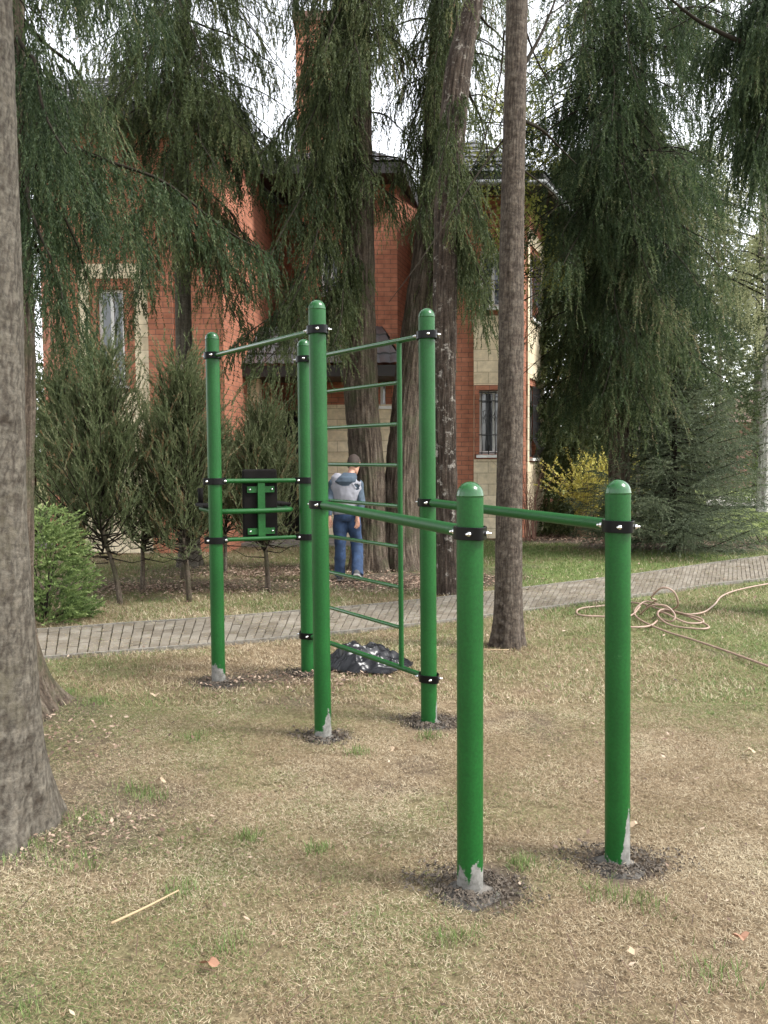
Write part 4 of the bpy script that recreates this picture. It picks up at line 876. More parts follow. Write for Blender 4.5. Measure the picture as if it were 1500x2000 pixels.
# ================================================================== shrubs and young trees
rs_ = np.random.default_rng(404)
def conifer_young(name, base, H, R, label, group=None, m='needle_blue', tone=.45, nb=60, up=.12, leaf=.034, wid=.0058, cat='tree', tier=True, z0=.12):
    t = tree(name, base, label, cat, group); W = MB(); F = Fol(); W2 = MB()
    W2.tube([(base.x, base.y, -.03), (base.x+.02, base.y, H*.5), (base.x, base.y, H*.98)], [R*.035+.02, R*.02+.012, .006], 8); W2.build('trunk', M['wood'], t, True)
    for k in range(nb):
        h = z0*H+(1-z0)*H*(k/nb)**1.05; az = k*2.4+rs_.uniform(-.4, .4); l = R*(1-(h/H))**.8*rs_.uniform(.75, 1.15)+.08
        p0 = np.array([base.x, base.y, h]); d = np.array([math.cos(az), math.sin(az), up+rs_.uniform(-.1, .1)])
        m_ = max(3, int(l/.07)); q = (np.arange(m_)+.5)/m_
        C = p0+d*(q*l)[:, None]; C[:, 2] -= .12*l*np.sin(q*PI)
        W.tube([tuple(p0), tuple(C[m_//2]), tuple(C[-1])], [.014, .009, .003], 5, cap=False)
        hz = np.array([-d[1], d[0], 0]); st, dr, LL = [], [], []
        for i, c in enumerate(C):
            for sgn in (-1, 1):
                st.append(c); dr.append(d*.7+hz*sgn*rs_.uniform(.5, 1)+np.array([0, 0, rs_.uniform(-.25, .25)])); LL.append(l*.42*(1-.6*q[i])*rs_.uniform(.6, 1.2)+.06)
                if rs_.random() < .6: st.append(c); dr.append(d*.4+hz*sgn*rs_.uniform(.1, .6)+np.array([0, 0, rs_.uniform(-.9, .3)])); LL.append(l*.3*rs_.uniform(.5, 1.1)+.05)
        st.append(C[-1]); dr.append(d); LL.append(.16)
        F.strands(np.array(st), np.array(dr), np.array(LL), .12, 34, leaf, wid, .8, rs_, tone+rs_.normal(0, .07), flat=.2)
    W.build('limbs', M['wood'], t, True); F.build('crown', M[m], t); return t
gS = G(1312, 1078)
conifer_young('young_spruce', gS, 3.55, 1.7, 'young bluish green spruce with tiers of upturned branches beside the path', tone=.62, nb=115, z0=.04)
# plume pines: low crooked trunks, many ascending plumes
def plume_pine(base, top_px, wpx, label, group, lean, n=60, tone=.5, zlow=1.0, brown=.25, seed=1, sz=1.0, trunk_to=None):
    n = int(n*1.2); r = np.random.default_rng(seed); d = base.y; tp = P(*top_px, d); H = tp.z; R = wpx*d/FPX/2
    t = tree('shrub_pine', base, label, 'young pine', group); W = MB(); F = Fol(); W2 = MB()
    tt = Vector((base.x+lean, d, zlow*.9)); W2.tube(smooth_path([base-Vector((0, 0, .03)), base+Vector((lean*.3, 0, zlow*.35)), tt, Vector(((tt.x+tp.x)/2, d, (zlow+H)/2)), tp-Vector((0, 0, .2))], 5), list(np.linspace(.034, .006, 21)), 8); W2.build('trunk', M['bark_brown'], t, True)
    for k in range(n):
        f = (k+.5)/n; h0 = zlow*.55+(H-zlow*.7)*f*.8
        az = r.uniform(0, 2*PI); rad = R*(1-.82*f**1.25)*r.uniform(.35, 1.1)
        ax = tt.x+(tp.x-tt.x)*f; c0 = np.array([ax, d, h0]); tip = np.array([ax+rad*math.cos(az), d+rad*math.sin(az), h0+r.uniform(.35, .75)*(1.1-.3*f)])
        mid = c0+(tip-c0)*.5; mid[2] -= .14
        W.tube([tuple(c0), tuple(mid), tuple(tip)], [.011, .007, .003], 5, cap=False)
        # shoots along the outer two thirds, all turning up
        m_ = 13; q = r.uniform(.25, 1, m_); st = np.where(q[:, None] < .5, c0+(mid-c0)*(q*2)[:, None], mid+(tip-mid)*((q-.5)*2)[:, None])
        dr = np.stack([r.normal(0, .42, m_)+math.cos(az)*.35, r.normal(0, .42, m_)+math.sin(az)*.35, np.full(m_, 1.0)], -1)
        tn = tone+r.normal(0, .08, m_)+np.where(r.random(m_) < brown*(1.25-f), .42, 0)
        F.strands(st, dr, r.uniform(.16, .42, m_)*sz, -.05, 34, .05, .0056, .5, r, tn, tw=.14, cone=.3)
    # sparse low brushy twigs
    for k in range(16):
        az = r.uniform(0, 2*PI); c0 = np.array([base.x+lean*.7, d, zlow*r.uniform(.45, .8)]); tip = c0+np.array([math.cos(az), math.sin(az), r.uniform(-.05, .45)])*R*r.uniform(.3, .8)
        W.tube([tuple(c0), tuple((c0+tip)/2+np.array([0, 0, -.06])), tuple(tip)], [.009, .005, .002], 5, cap=False)
        F.strands(np.tile(tip, (3, 1)), r.normal(0, .5, (3, 3))+np.array([0, 0, .6]), r.uniform(.12, .3, 3), 0, 22, .045, .0036, .6, r, tone+.1)
    W.build('limbs', M['wood'], t, True); F.build('crown', M['needle_pine'], t)
GP = 'young pines in a row before the house'
plume_pine(G(236, 1180), (188, 655), 320, 'tall shrubby pine with a leaning trunk right of the bright green thuja', GP, -.18, 105, .45, 1.0, 0.13, 1)
plume_pine(G(279, 1155), (300, 800), 230, 'young pine with a thin straight trunk between the leaning one and the far left post', GP, .02, 70, .5, .85, 0.21, 2)
plume_pine(G(370, 1172), (352, 675), 260, 'young pine whose crown rises just behind the far left post', GP, -.05, 95, .48, .9, 0.18, 3)
plume_pine(G(356, 1130), (400, 830), 220, 'shorter pine set back behind the far left post', GP, .1, 55, .5, .9, 0.24, 4)
plume_pine(G(524, 1152), (512, 800), 235, 'small bushy pine seen behind the knee-raise board', GP, -.04, 90, .56, .85, 0.11, 5)
plume_pine(G(140, 1130), (110, 690), 250, 'dark dense pine between the grey trunk and the leaning pine', GP, .05, 80, .34, .7, 0.06, 6)
plume_pine(G(440, 1118), (445, 860), 200, 'low pine set back between the far left post and the board', GP, .02, 50, .5, .8, 0.18, 8)
# bright thuja: fans
def bush(name, c, rx, ry, rz, n, m, label, cat, group=None, leaf=.03, wid=.006, L=.2, tone=.5, up=.6, nl=24, seed=9, flat=0, zc=None, ang=.55, stems=8):
    r = np.random.default_rng(seed); t = tree(name, Vector((c.x, c.y, 0)), label, cat, group); F = Fol(); W = MB()
    a = r.uniform(0, 2*PI, n); u = r.uniform(-.35, 1, n); rr = np.sqrt(1-np.clip(u, 0, 1)**2)*r.uniform(.55, 1.0, n)*(1+.22*(fbm(np.cos(a)*2, np.sin(a)*2, u*2+seed)-.5)*2)
    z0 = rz*.12 if zc is None else zc
    st = np.stack([c.x+rx*rr*np.cos(a), c.y+ry*rr*np.sin(a), np.maximum(.02, z0+rz*.88*np.maximum(u, -.12)*r.uniform(.7, 1.05, n))], -1)
    dr = np.stack([np.cos(a)*.8, np.sin(a)*.8, np.full(n, up)], -1)+r.normal(0, .28, (n, 3))
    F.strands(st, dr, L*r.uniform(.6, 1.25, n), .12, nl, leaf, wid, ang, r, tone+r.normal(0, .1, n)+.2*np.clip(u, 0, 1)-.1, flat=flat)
    for k in range(stems):
        q = r.integers(n); W.tube([(c.x+r.normal(0, .04), c.y+r.normal(0, .04), -.02), tuple((st[q]+np.array([c.x, c.y, 0]))/2), tuple(st[q])], [.012, .008, .003], 5)
    W.build('stems', M['wood'], t, True); F.build('foliage', M[m], t); return t
g = G(105, 1212)
th = bush('thuja_bush', g+Vector((-.10, .05, 0)), .37, .38, 1.08, 800, 'thuja', 'small bright green thuja bush between the grey trunk and the young pines', 'shrub', None, .035, .007, .22, .5, .45, 34, 12, ang=.6)
# forsythia
def wand(base, n, H, spread, leafm, label, cat, r, dens, size, wr=.006, wm='wood', lean=(0, 0), name='flowering_shrub', tone=.6):
    t = tree(name, base, label, cat); W = MB(); F = Fol(); pos = []
    for k in range(n):
        az = r.uniform(0, 2*PI); s_ = spread*r.uniform(.2, 1); h = H*r.uniform(.6, 1.05); p0 = np.array([base.x+r.normal(0, .07), base.y+r.normal(0, .07), 0]); p1 = p0+np.array([math.cos(az)*s_+lean[0]*h, math.sin(az)*s_+lean[1]*h, h]); mid = p0+(p1-p0)*.5+np.array([-math.cos(az)*s_*.22, 0, .08])
        sp = smooth_path([tuple(p0), tuple(mid), tuple(p1)], 5); W.tube(sp, [wr*(1-.75*i/len(sp)) for i in range(len(sp))], 5, cap=False)
        for b_ in range(3):
            q = r.uniform(.3, .85); i = int(q*(len(sp)-1)); c = np.array(sp[i]); e = c+np.array([r.normal(0, .2), r.normal(0, .2), r.uniform(.15, .45)]); W.tube([tuple(c), tuple(e)], [wr*.45, wr*.2], 4, cap=False)
            if dens: m_ = int(dens*.35); pos.append(c+(e-c)*r.random((m_, 1))+r.normal(0, .012, (m_, 3)))
        if dens:
            A = np.array([tuple(v) for v in sp]); q = r.uniform(.28, 1, dens)*(len(sp)-1); i = np.minimum(q.astype(int), len(sp)-2); f = (q-i)[:, None]; pos.append(A[i]*(1-f)+A[i+1]*f+r.normal(0, .014, (dens, 3)))
    W.build('stems', M[wm], t, True)
    if dens: F.leaves(np.concatenate(pos), size, r, tone); F.build('blossom' if leafm == 'yellow' else 'leaves', M[leafm], t)
    return t
M['redstem'] = simple('reddish_stems', (.17, .085, .06), .8)
M['tanstem'] = simple('tan_stems', (.28, .20, .12), .8)
gf = G(1090, 1046)
wand(gf+Vector((.35, -.45, 0)), 60, 1.75, 1.25, 'yellow', 'forsythia in yellow blossom at the corner of the brick house', 'shrub', rs_, 74, .022, .006, 'tanstem', (.22, 0))
wand(G(1036, 1056), 26, 1.35, .55, 'yellow', 'bare reddish stemmed shrub between the slim trunk and the forsythia', 'shrub', rs_, 0, .02, .007, 'redstem', name='bare_shrub')
wand(G(965, 1050), 15, 1.7, .7, 'yellow', 'thin bare shrub against the cream stone wall behind the slim trunk', 'shrub', rs_, 0, .02, .004, 'redstem', name='bare_shrub')
wand(G(1240, 1056)+Vector((0, .6, 0)), 12, 1.7, .7, 'lime', 'leggy green wanded shrub behind the right short post', 'shrub', rs_, 26, .02, .004, 'tanstem', name='leggy_shrub')
bush('low_bush', G(1135, 1020)+Vector((0, .2, 0)), 1.0, .6, .55, 520, 'hedge', 'low yellow green mound below the forsythia', 'shrub', None, .03, .008, .12, .75, .7, 14, 21)
bush('low_bush', G(1500, 1068)+Vector((.1, .6, 0)), .85, .6, .48, 380, 'hedge', 'low yellow green mound at the right edge past the path', 'shrub', None, .03, .008, .12, .6, .7, 14, 22)
bush('round_bush', G(1478, 985)+Vector((.6, 0, 0)), 1.5, 1.2, 1.65, 900, 'hedge', 'clipped round bright green bush by the birch at the right edge', 'shrub', None, .05, .014, .22, .45, .5, 16, 23)
bush('dark_low_bush', G(1160, 1052)+Vector((.15, .1, 0)), .55, .4, .3, 220, 'needle_blue', 'low creeping juniper just left of the right short post', 'shrub', None, .03, .005, .16, .5, .3, 20, 24)
# birch at the right edge
D7 = 24.0; x7 = P(1492, 1000, D7).x
t7 = tree('birch_tree', Vector((x7, D7, 0)), 'white barked birch with a veil of pale leaves at the right edge', group=None); mb = MB()
trunk_mesh(mb, [(x7, D7, -.05), (x7, D7, 2), (x7+.05, D7, 5), (x7, D7, 9), (x7, D7, 13)], [.20, .16, .15, .12, .05], rg, ridge=.004, rf=5, flare=.04, nseg=32, step=.12); smoothbuild(mb, 'trunk', M['birch'], t7)
W = MB(); F = Fol()
for k in range(26):
    az = rg.uniform(0, 2*PI); h = rg.uniform(4.5, 12); p0 = np.array([x7, D7, h]); p1 = p0+np.array([math.cos(az), math.sin(az), .3])*rg.uniform(1.2, 2.8)
    bough(F, W, p0, p1, .12, rg, lat=.9, drop=1.3, sp=.2, n=16, leaf=.05, wid=.014, tone=.5, dens=.55, wr=.025, down=1.3, spread=.9)
W.build('limbs', M['wood'], t7, True); F.build('crown', M['birchleaf'], t7)
# second far trunk at the right, dark crowned
# lime leafed branches in front of the right roof
D8 = 14.5; b8 = Vector((P(1010, 1000, D8).x, D8, 0)); t8 = tree('leafing_tree', b8, 'slender tree coming into lime green leaf behind the slim trunk, before the roof corner', group=None); W2 = MB()
W2.tube([(b8.x, D8, -.05), (b8.x+.05, D8, 2.5), (b8.x-.05, D8, 5.5), (b8.x, D8, 8)], [.07, .055, .04, .015], 10); W2.build('trunk', M['bark_brown'], t8, True); W = MB(); F = Fol(); pos = []
for k in range(46):
    h = rs_.uniform(4.0, 7.6); az = rs_.uniform(0, 2*PI); l = rs_.uniform(.5, 1.5); p0 = np.array([b8.x, D8, h]); p1 = p0+np.array([math.cos(az), math.sin(az), rs_.uniform(-.1, .5)])*l; W.tube([tuple(p0), tuple(p1)], [.012, .003], 5, cap=False)
    m_ = 110; pos.append(p0+(p1-p0)*rs_.uniform(.35, 1.05, (m_, 1))+rs_.normal(0, .10, (m_, 3)))
F.leaves(np.concatenate(pos), .026, rs_, .6); W.build('limbs', M['wood'], t8, True); F.build('crown', M['lime'], t8)
# ================================================================== background trees
def back_tree(kind, px, d, H, R, label, m='far', tone=.4, n=1500, z0=.15, seed=0, leaf=.11, wid=.022, group='trees beyond the house', shape=.8, down=-.3, L=.8):
    r = np.random.default_rng(seed); x = P(px, 1000, d).x; t = tree(kind, Vector((x, d, 0)), label, group=group); W = MB()
    W.tube([(x, d, -.05), (x, d, H*.5), (x, d, H*.98)], [.03*R+.10, .02*R+.06, .02], 10); W.build('trunk', M['bark_brown'], t, True)
    f = r.random(n)**.9; h = z0*H+(H*(1-z0))*f; rad = R*(1-f)**shape*(.25+.75*np.sqrt(r.random(n)))+.1; a = r.uniform(0, 2*PI, n)
    lay = (h*1.6) % 1; rad = rad*(1-.25*lay)
    st = np.stack([x+rad*np.cos(a), d+rad*np.sin(a), h], -1); dr = np.stack([np.cos(a), np.sin(a), np.full(n, down)], -1)+r.normal(0, .3, (n, 3))
    F = Fol(); F.strands(st, dr, L*r.uniform(.5, 1.2, n), .3, 26, leaf, wid, .8, r, tone+r.normal(0, .10, n)); F.build('crown', M[m], t); return t
back_tree('spruce_tree', 1128, 19.0, 8.0, 2.25, 'dense dark spruce behind the forsythia by the house corner', 'needle_olive', .5, 8500, .0, 1, .09, .016, L=.55, shape=.62)
back_tree('spruce_tree', 1225, 24, 11, 2.6, 'dense dark spruce beyond the young spruce', 'needle_olive', .45, 4500, .05, 2, .10, .018, L=.7)
back_tree('spruce_tree', 1345, 27, 11.0, 2.8, 'olive spruce far behind the young spruce with sky at its right', 'far', .25, 1900, .1, 3)
back_tree('leafing_tree', 1270, 32, 12.5, 3.2, 'pale yellow green leafing tree far off right of the weeping spruce', 'far', .6, 1500, .15, 4, shape=.6, down=.3)
back_tree('leafing_tree', 1500, 46, 13, 4.0, 'pale hazy tree far off behind the birch', 'birchleaf', .4, 1200, .15, 5, shape=.5, down=.2, leaf=.16, wid=.05)
back_tree('leafing_tree', 1400, 40, 9.5, 3.0, 'faint olive tree far off between the young spruce and the birch', 'far', .6, 1200, .2, 6, shape=.6, down=.2)
back_tree('spruce_tree', 60, 18, 9.5, 1.6, 'dark spruce beyond the left end of the house', 'needle_olive', .4, 1200, .0, 7, .08, .014, L=.55)
back_tree('spruce_tree', -60, 21, 12, 2.8, 'dark spruce outside the left edge behind the house', 'needle_olive', .35, 1200, .0, 8, .09, .015)
back_tree('spruce_tree', 1620, 22, 11, 2.6, 'dark spruce just outside the right edge', 'needle_olive', .35, 1000, .1, 9, .09, .016)
back_tree('spruce_tree', 830, 34, 12, 3.0, 'grey green spruce top behind the house roofs', 'far', .2, 900, .1, 10)
# thin trunk between spruces
def thin_trunk(px, d, r0, H, label, kind='pine_tree'):
    x = P(px, 1000, d).x; t = tree(kind, Vector((x, d, 0)), label, group='trees beyond the house'); mb = MB()
    trunk_mesh(mb, [(x, d, -.05), (x, d, H*.5), (x+.1, d, H)], [r0*1.1, r0, r0*.6], rg, ridge=.006, rf=5, flare=.03, nseg=24, step=.15); smoothbuild(mb, 'trunk', M['bark_grey'], t)
    F = Fol(); n = 260; a = rg.uniform(0, 2*PI, n); rad = rg.uniform(.3, 1.8, n); st = np.stack([x+rad*np.cos(a), d+rad*np.sin(a), rg.uniform(H*.72, H*1.03, n)], -1); F.strands(st, np.stack([np.cos(a), np.sin(a), np.full(n, -.2)], -1), .7, .2, 20, .09, .016, .8, rg, .35); F.build('crown', M['needle_olive'], t)
thin_trunk(1240, 17.5, .085, 11, 'thin bare grey trunk seen left of the young spruce')
thin_trunk(1475, 30, .12, 13, 'thin dark trunk left of the birch')
# far-off wood as one mass behind everything
n = 9000; rw = np.random.default_rng(66); a = rw.uniform(-.60, .60, n); d = rw.uniform(58, 74, n); st = np.stack([d*np.tan(a), d, rw.random(n)**1.2*(4.5+2.5*vn(a*40, 3.3))*(1+.35*np.sin(a*31))], -1)
F = Fol(); F.strands(st, np.stack([rw.normal(0, .5, n), rw.normal(0, .5, n), np.full(n, .5)], -1), 1.3, .2, 12, .4, .14, .9, rw, .5); tag(F.build('far_wood', M['far'], None), 'distant olive wood along the horizon', 'wood', kind='stuff')
# far house at the right edge
hx = P(1490, 1000, 42).x; fh = empty('far_house', (hx, 42, 0), 'small distant house with a brown roof and red brick wall at the right edge', 'house')
mb = MB(); mb.box((hx, 42, 1.5), (4.2, 4, 3.0)); mb.build('wall', simple('far_red_wall', (.26, .15, .12), .9), fh)
mb = MB(); mb.box((hx, 39.96, .9), (2.0, .06, 1.4)); mb.build('pale_panel', simple('far_pale_panel', (.5, .4, .34), .8), fh)
mb = MB(); mb.box((hx-.9, 39.95, 2.2), (.9, .06, .8)); mb.box((hx+.9, 39.95, 2.2), (.9, .06, .8)); mb.build('window', M['glass'], fh)
mb = MB(); mb.add([(hx-2.6, 39.4, 3), (hx+2.6, 39.4, 3), (hx+2.6, 44.6, 3), (hx-2.6, 44.6, 3), (hx-1.4, 42, 4.4), (hx+1.4, 42, 4.4)], [(0, 1, 5, 4), (1, 2, 5), (2, 3, 4, 5), (3, 0, 4), (3, 2, 1, 0)]); mb.build('roof', simple('far_brown_roof', (.16, .10, .08), .8), fh)
# low distant lawn and lane at the right
mb = MB(); g1 = [G(1380, 990), G(2000, 1000), G(2000, 978), G(1380, 972)]; mb.add([(p.x, p.y, .05) for p in g1], [(0, 1, 2, 3)]); tag(mb.build('lane', simple('pale_lane', (.36, .34, .30), .9)), kind='structure')
# ================================================================== the brick house
hb = empty('brick_house', (-1.0, 17, 0), 'two storey orange brick house with cream stone panels and dark tiled roofs behind the trees', 'house')
BR, ST, SO = MB(), MB(), MB()
class Wall:
    def __init__(s, a, b):
        s.a = Vector((a[0], a[1], 0)); s.b = Vector((b[0], b[1], 0)); s.d = (s.b-s.a).normalized(); s.n = Vector((s.d.y, -s.d.x, 0)); s.L = (s.b-s.a).length
    def u(s, px):   # distance along the wall of the picture column px (at horizon height)
        r = ray(px, 890); det = r.x*(-s.d.y)+s.d.x*r.y
        # a + u d = k r
        k = (s.a.x*(-s.d.y)+s.d.x*s.a.y)/det; p = Vector((r.x, r.y, 0))*k; return (p-s.a).dot(s.d)
    def z(s, py, u):
        p = s.a+s.d*u; c = P(750, py, p.y); return c.z
    def rect(s, mb, u0, u1, z0, z1, th=.25, off=0.0):
        if u1-u0 < 1e-3 or z1-z0 < 1e-3: return
        n = s.n; f = [s.a+s.d*u+n*off+Vector((0, 0, z)) for u, z in ((u0, z0), (u1, z0), (u1, z1), (u0, z1))]; k = [p-n*(th+off) for p in f]
        uvf = [(u0, z0), (u1, z0), (u1, z1), (u0, z1)]
        F = [(0, 1, 2, 3), (4, 7, 6, 5), (0, 4, 5, 1), (1, 5, 6, 2), (2, 6, 7, 3), (3, 7, 4, 0)]
        UV = [uvf, uvf, [(u0, 0), (u0, th), (u1, th), (u1, 0)], [(0, z0), (th, z0), (th, z1), (0, z1)], [(u1, 0), (u1, th), (u0, th), (u0, 0)], [(0, z1), (th, z1), (th, z0), (0, z0)]]
        mb.add([tuple(p) for p in f+k], F, uv=UV)
    def facade(s, mb, z0, z1, holes, u0=0, u1=None, off=0.0, th=.25):
        u1 = s.L if u1 is None else u1
        own = mb is ST
        if own: mb = MB()
        us = sorted({u0, u1, *[h[0] for h in holes], *[h[1] for h in holes]}); us = [q for q in us if u0-1e-6 <= q <= u1+1e-6]
        for a, b in zip(us[:-1], us[1:]):
            z = z0; m_ = (a+b)/2
            for h in sorted([h for h in holes if h[0] < m_ < h[1]], key=lambda h: h[2]):
                s.rect(mb, a, b, z, max(z, min(z1, h[2])), th, off); z = max(z, min(z1, h[3]))
            s.rect(mb, a, b, z, z1, th, off)
        if own: mb.build('stone_panel', M['stone'], hb, hasuv=True)
    def win(s, u0, u1, z0, z1, grille=False, sill=True, curtain=True, surround=True, rec=.10):
        R_ = Matrix((s.d, s.n, Vector((0, 0, 1)))).transposed()
        def bx(mb, a, b, c, d, y0, y1): 
            p = s.a+s.d*((a+b)/2)+s.n*((y0+y1)/2)+Vector((0, 0, (c+d)/2)); mb.box(p, (b-a, y1-y0, d-c), R_)
        W_ = MB(); t = .055; um = (u0+u1)/2
        for a, b, c, d in ((u0, u0+t, z0, z1), (u1-t, u1, z0, z1), (u0+t, u1-t, z0, z0+t), (u0+t, u1-t, z1-t, z1), (um-t/2, um+t/2, z0+t, z1-t)): bx(W_, a, b, c, d, -rec-.05, -rec)
        w_ = W_.build('window', M['white'], hb)
        mb = MB(); bx(mb, u0+t, u1-t, z0+t, z1-t, -rec-.035, -rec-.02); pn = mb.build('pane', M['glass'], w_)
        if curtain:
            mb = MB(); n = 40; V = []; 
            for k in range(n+1):
                a = u0+t+(u1-u0-2*t)*k/n; 
                p = s.a+s.d*a-s.n*(rec+.12+.02*math.sin(k*1.9)); V += [tuple(p+Vector((0, 0, z0+.03))), tuple(p+Vector((0, 0, z1-.03)))]
            mb.add(V, [(2*k, 2*k+2, 2*k+3, 2*k+1) for k in range(n)]); mb.build('curtain', M['curtain'], w_)
        if sill:
            mb = MB(); bx(mb, u0-.06, u1+.06, z0-.07, z0-.015, -.12, .09); mb.build('sill', M['white'], w_)
        if grille:
            mb = MB(); q = .075; nb = int((u1-u0)/.13)
            for k in range(nb+1):
                a = u0+.04+(u1-u0-.08)*k/nb; p = s.a+s.d*a+s.n*q
                mb.tube([tuple(p+Vector((0, 0, z0-.02))), tuple(p+s.n*.09+Vector((0, 0, z0+.16))), tuple(p+Vector((0, 0, z0+.34))), tuple(p+Vector((0, 0, z1-.02)))], .009, 6)
            for zz in (z0+.02, z0+.36, z1-.2, z1-.04):
                pa_, pb_ = s.a+s.d*(u0-.02)+s.n*q, s.a+s.d*(u1+.02)+s.n*q; mb.tube([tuple(pa_+Vector((0, 0, zz))), tuple(pb_+Vector((0, 0, zz)))], .010, 6)
            for k in range(nb):     # scrolls
                a = u0+.04+(u1-u0-.08)*(k+.5)/nb
                for zz, sg in ((z0+.62, 1), (z1-.42, -1)):
                    pts = []
                    for j in range(14):
                        th_ = j/13*1.6*PI; rr = .055*(1-.55*j/13); pts.append(tuple(s.a+s.d*(a+rr*math.cos(th_))+s.n*q+Vector((0, 0, zz+sg*rr*math.sin(th_)*1.5))))
                    mb.tube(pts, .006, 5)
            mb.build('grille', M['iron'], w_)
        return w_
E = 6.9   # eaves
def px2(px, d): return (P(px, 890, d).x, d)
# left wing front
w1 = Wall(px2(128, 14.5), px2(440, 14.5)); u_ = w1.u; zz = lambda py: P(750, py, 14.5).z
zt_ = zz(512); wa, wb, wz0, wz1 = u_(198), u_(249), zz(748), zz(560)
w1.facade(BR, -.1, E, [(wa, wb, wz0, wz1)])
wbk = (wa-.13, wb+.18, wz0-.12, wz1+.16)
# stone panels stand 3 cm proud of the brick
for a, b in ((u_(163), u_(297)),):
    w1.facade(ST, .0, zt_, [wbk], a, b, off=.03, th=-.001)
w1.win(wa, wb, wz0, wz1)
# upper window in the left wing
w1.rect(BR, u_(297), u_(345), 0, E, th=.0, off=.06)     # pilaster
w1b = Wall(px2(440, 14.5), (P(545, 890, 18.3).x, 18.3)); w1b.facade(BR, -.1, E, [])
w1c = Wall((w1.a.x-.9, 16.0), (w1.a.x, 14.5)); w1c.facade(BR, -.1, E, []); w1d = Wall((w1.a.x-.9, 21), (w1.a.x-.9, 16.0)); w1d.facade(BR, -.1, E, [])
# middle back wall with entrance
xm0 = w1b.b.x; xm1 = P(600, 890, 17.4).x
wm = Wall((xm0-.4, 18.3), (P(612, 890, 18.3).x, 18.3)); 
dz0, dz1 = 0, 2.55; d0, d1 = wm.u(522), wm.u(596)
# centre bay
yC = 17.0; wc = Wall(px2(596, yC), px2(778, yC)); zc = lambda py: P(750, py, yC).z
wm.facade(BR, -.1, E, [(d0, d1, dz0, dz1)]); wm.facade(ST, .02, zc(795), [(d0-.05, d1+.05, 0, dz1+.05)], off=.03, th=-.001)
cu = wc.u; h1 = (cu(632), cu(668), zc(572), zc(470)); h2 = (cu(744), cu(766), zc(792), zc(738))
wc.facade(BR, -.1, E, [h1, h2]); wc.facade(ST, .02, zc(790), [], .0, wc.L, off=.03, th=-.001); wc.facade(ST, zc(655), zc(586), [], cu(612), cu(690), off=.03, th=-.001)
wc.win(*h1); wc.win(*h2, curtain=True)
wcs0 = Wall((wc.a.x-.004, 18.3), (wc.a.x-.004, yC+.004)); wcs0.facade(BR, -.1, E, [])
wcr = Wall((wc.b.x, yC), (P(834, 890, 19.4).x, 19.4)); wcr.facade(BR, -.1, E, []); wcr.facade(ST, .02, zc(790), [], .0, wcr.L, off=.03, th=-.001)
# recess and right wing
xr = P(888, 890, 16.5).x; wr_ = Wall((wcr.b.x-.1, 19.4), (xr, 19.4)); wr_.facade(BR, -.1, E-.4, []); wr_.facade(ST, .02, 2.6, [], off=.03, th=-.001)
wrl = Wall((xr-.004, 19.4), (xr-.004, 16.504)); wrl.facade(BR, -.1, E-.4, [])
yR = 16.5; wq = Wall((xr, yR), px2(1022, yR)); zr = lambda py: P(750, py, yR).z; ru = wq.u
h3 = (ru(936), ru(996), zr(888), zr(764)); h4 = (ru(938), ru(990), zr(600), zr(490))
wq.facade(BR, -.1, E-.4, [h3, h4])
s3 = (h3[0]-.10, h3[1]+.12, h3[2]-.10, h3[3]+.10); s4 = (h4[0]-.02, h4[1]+.05, h4[2]-.06, h4[3]+3)
wq.facade(ST, .02, zr(618), [s3], ru(925), ru(1018), off=.035, th=-.001)
for a, b, c, d in ((s3[0]+.0, h3[0]-.0, h3[2], h3[3]), (h3[1], s3[1], h3[2], h3[3]), (s3[0], s3[1], h3[3], s3[3])): wq.rect(BR, a+.002, b-.002, c, d, th=.0, off=.055)
wq.win(*h3, grille=True); wq.win(*h4)
B2 = wq.b+Vector((.35, .94, 0))*2.0; ws = Wall((wq.b.x, wq.b.y), (B2.x, B2.y)); su = lambda t: ws.L*t
h5 = (.55, 1.35, 1.55, 2.95); h6 = (.55, 1.35, 4.25, 5.5)
ws.facade(BR, -.1, E-.4, [h5, h6]); ws.facade(ST, .02, E-1.0, [(h5[0]-.13, h5[1]+.13, h5[2]-.1, h5[3]+.13), (h6[0]-.13, h6[1]+.13, h6[2]-.1, h6[3]+.13)], .24, ws.L-.02, off=.035, th=-.001)
ws.win(*h5, grille=True); ws.win(*h6, grille=True)
B3 = B2+Vector((-.6, 2.6, 0)); wt = Wall((B2.x, B2.y), (B3.x, B3.y)); wt.facade(BR, -.1, E-.4, [])
wbk_ = Wall((B3.x, B3.y), (w1d.a.x, 21.5)); wbk_.facade(BR, -.1, E-.4, [])
BR.build('wall', M['brick'], hb, hasuv=True); pass
mb = MB(); Rm = Matrix((wm.d, wm.n, Vector((0, 0, 1)))).transposed(); p = wm.a+wm.d*((d0+d1)/2)-wm.n*.18; mb.box((p.x, p.y, dz1/2), (d1-d0, .05, dz1), Rm)
dr_ = mb.build('door', M['darkdoor'], hb); mb = MB(); mb.box((p.x+.26, p.y-.06, 1.0), (.03, .06, .14)); mb.build('handle', M['chrome'], dr_)
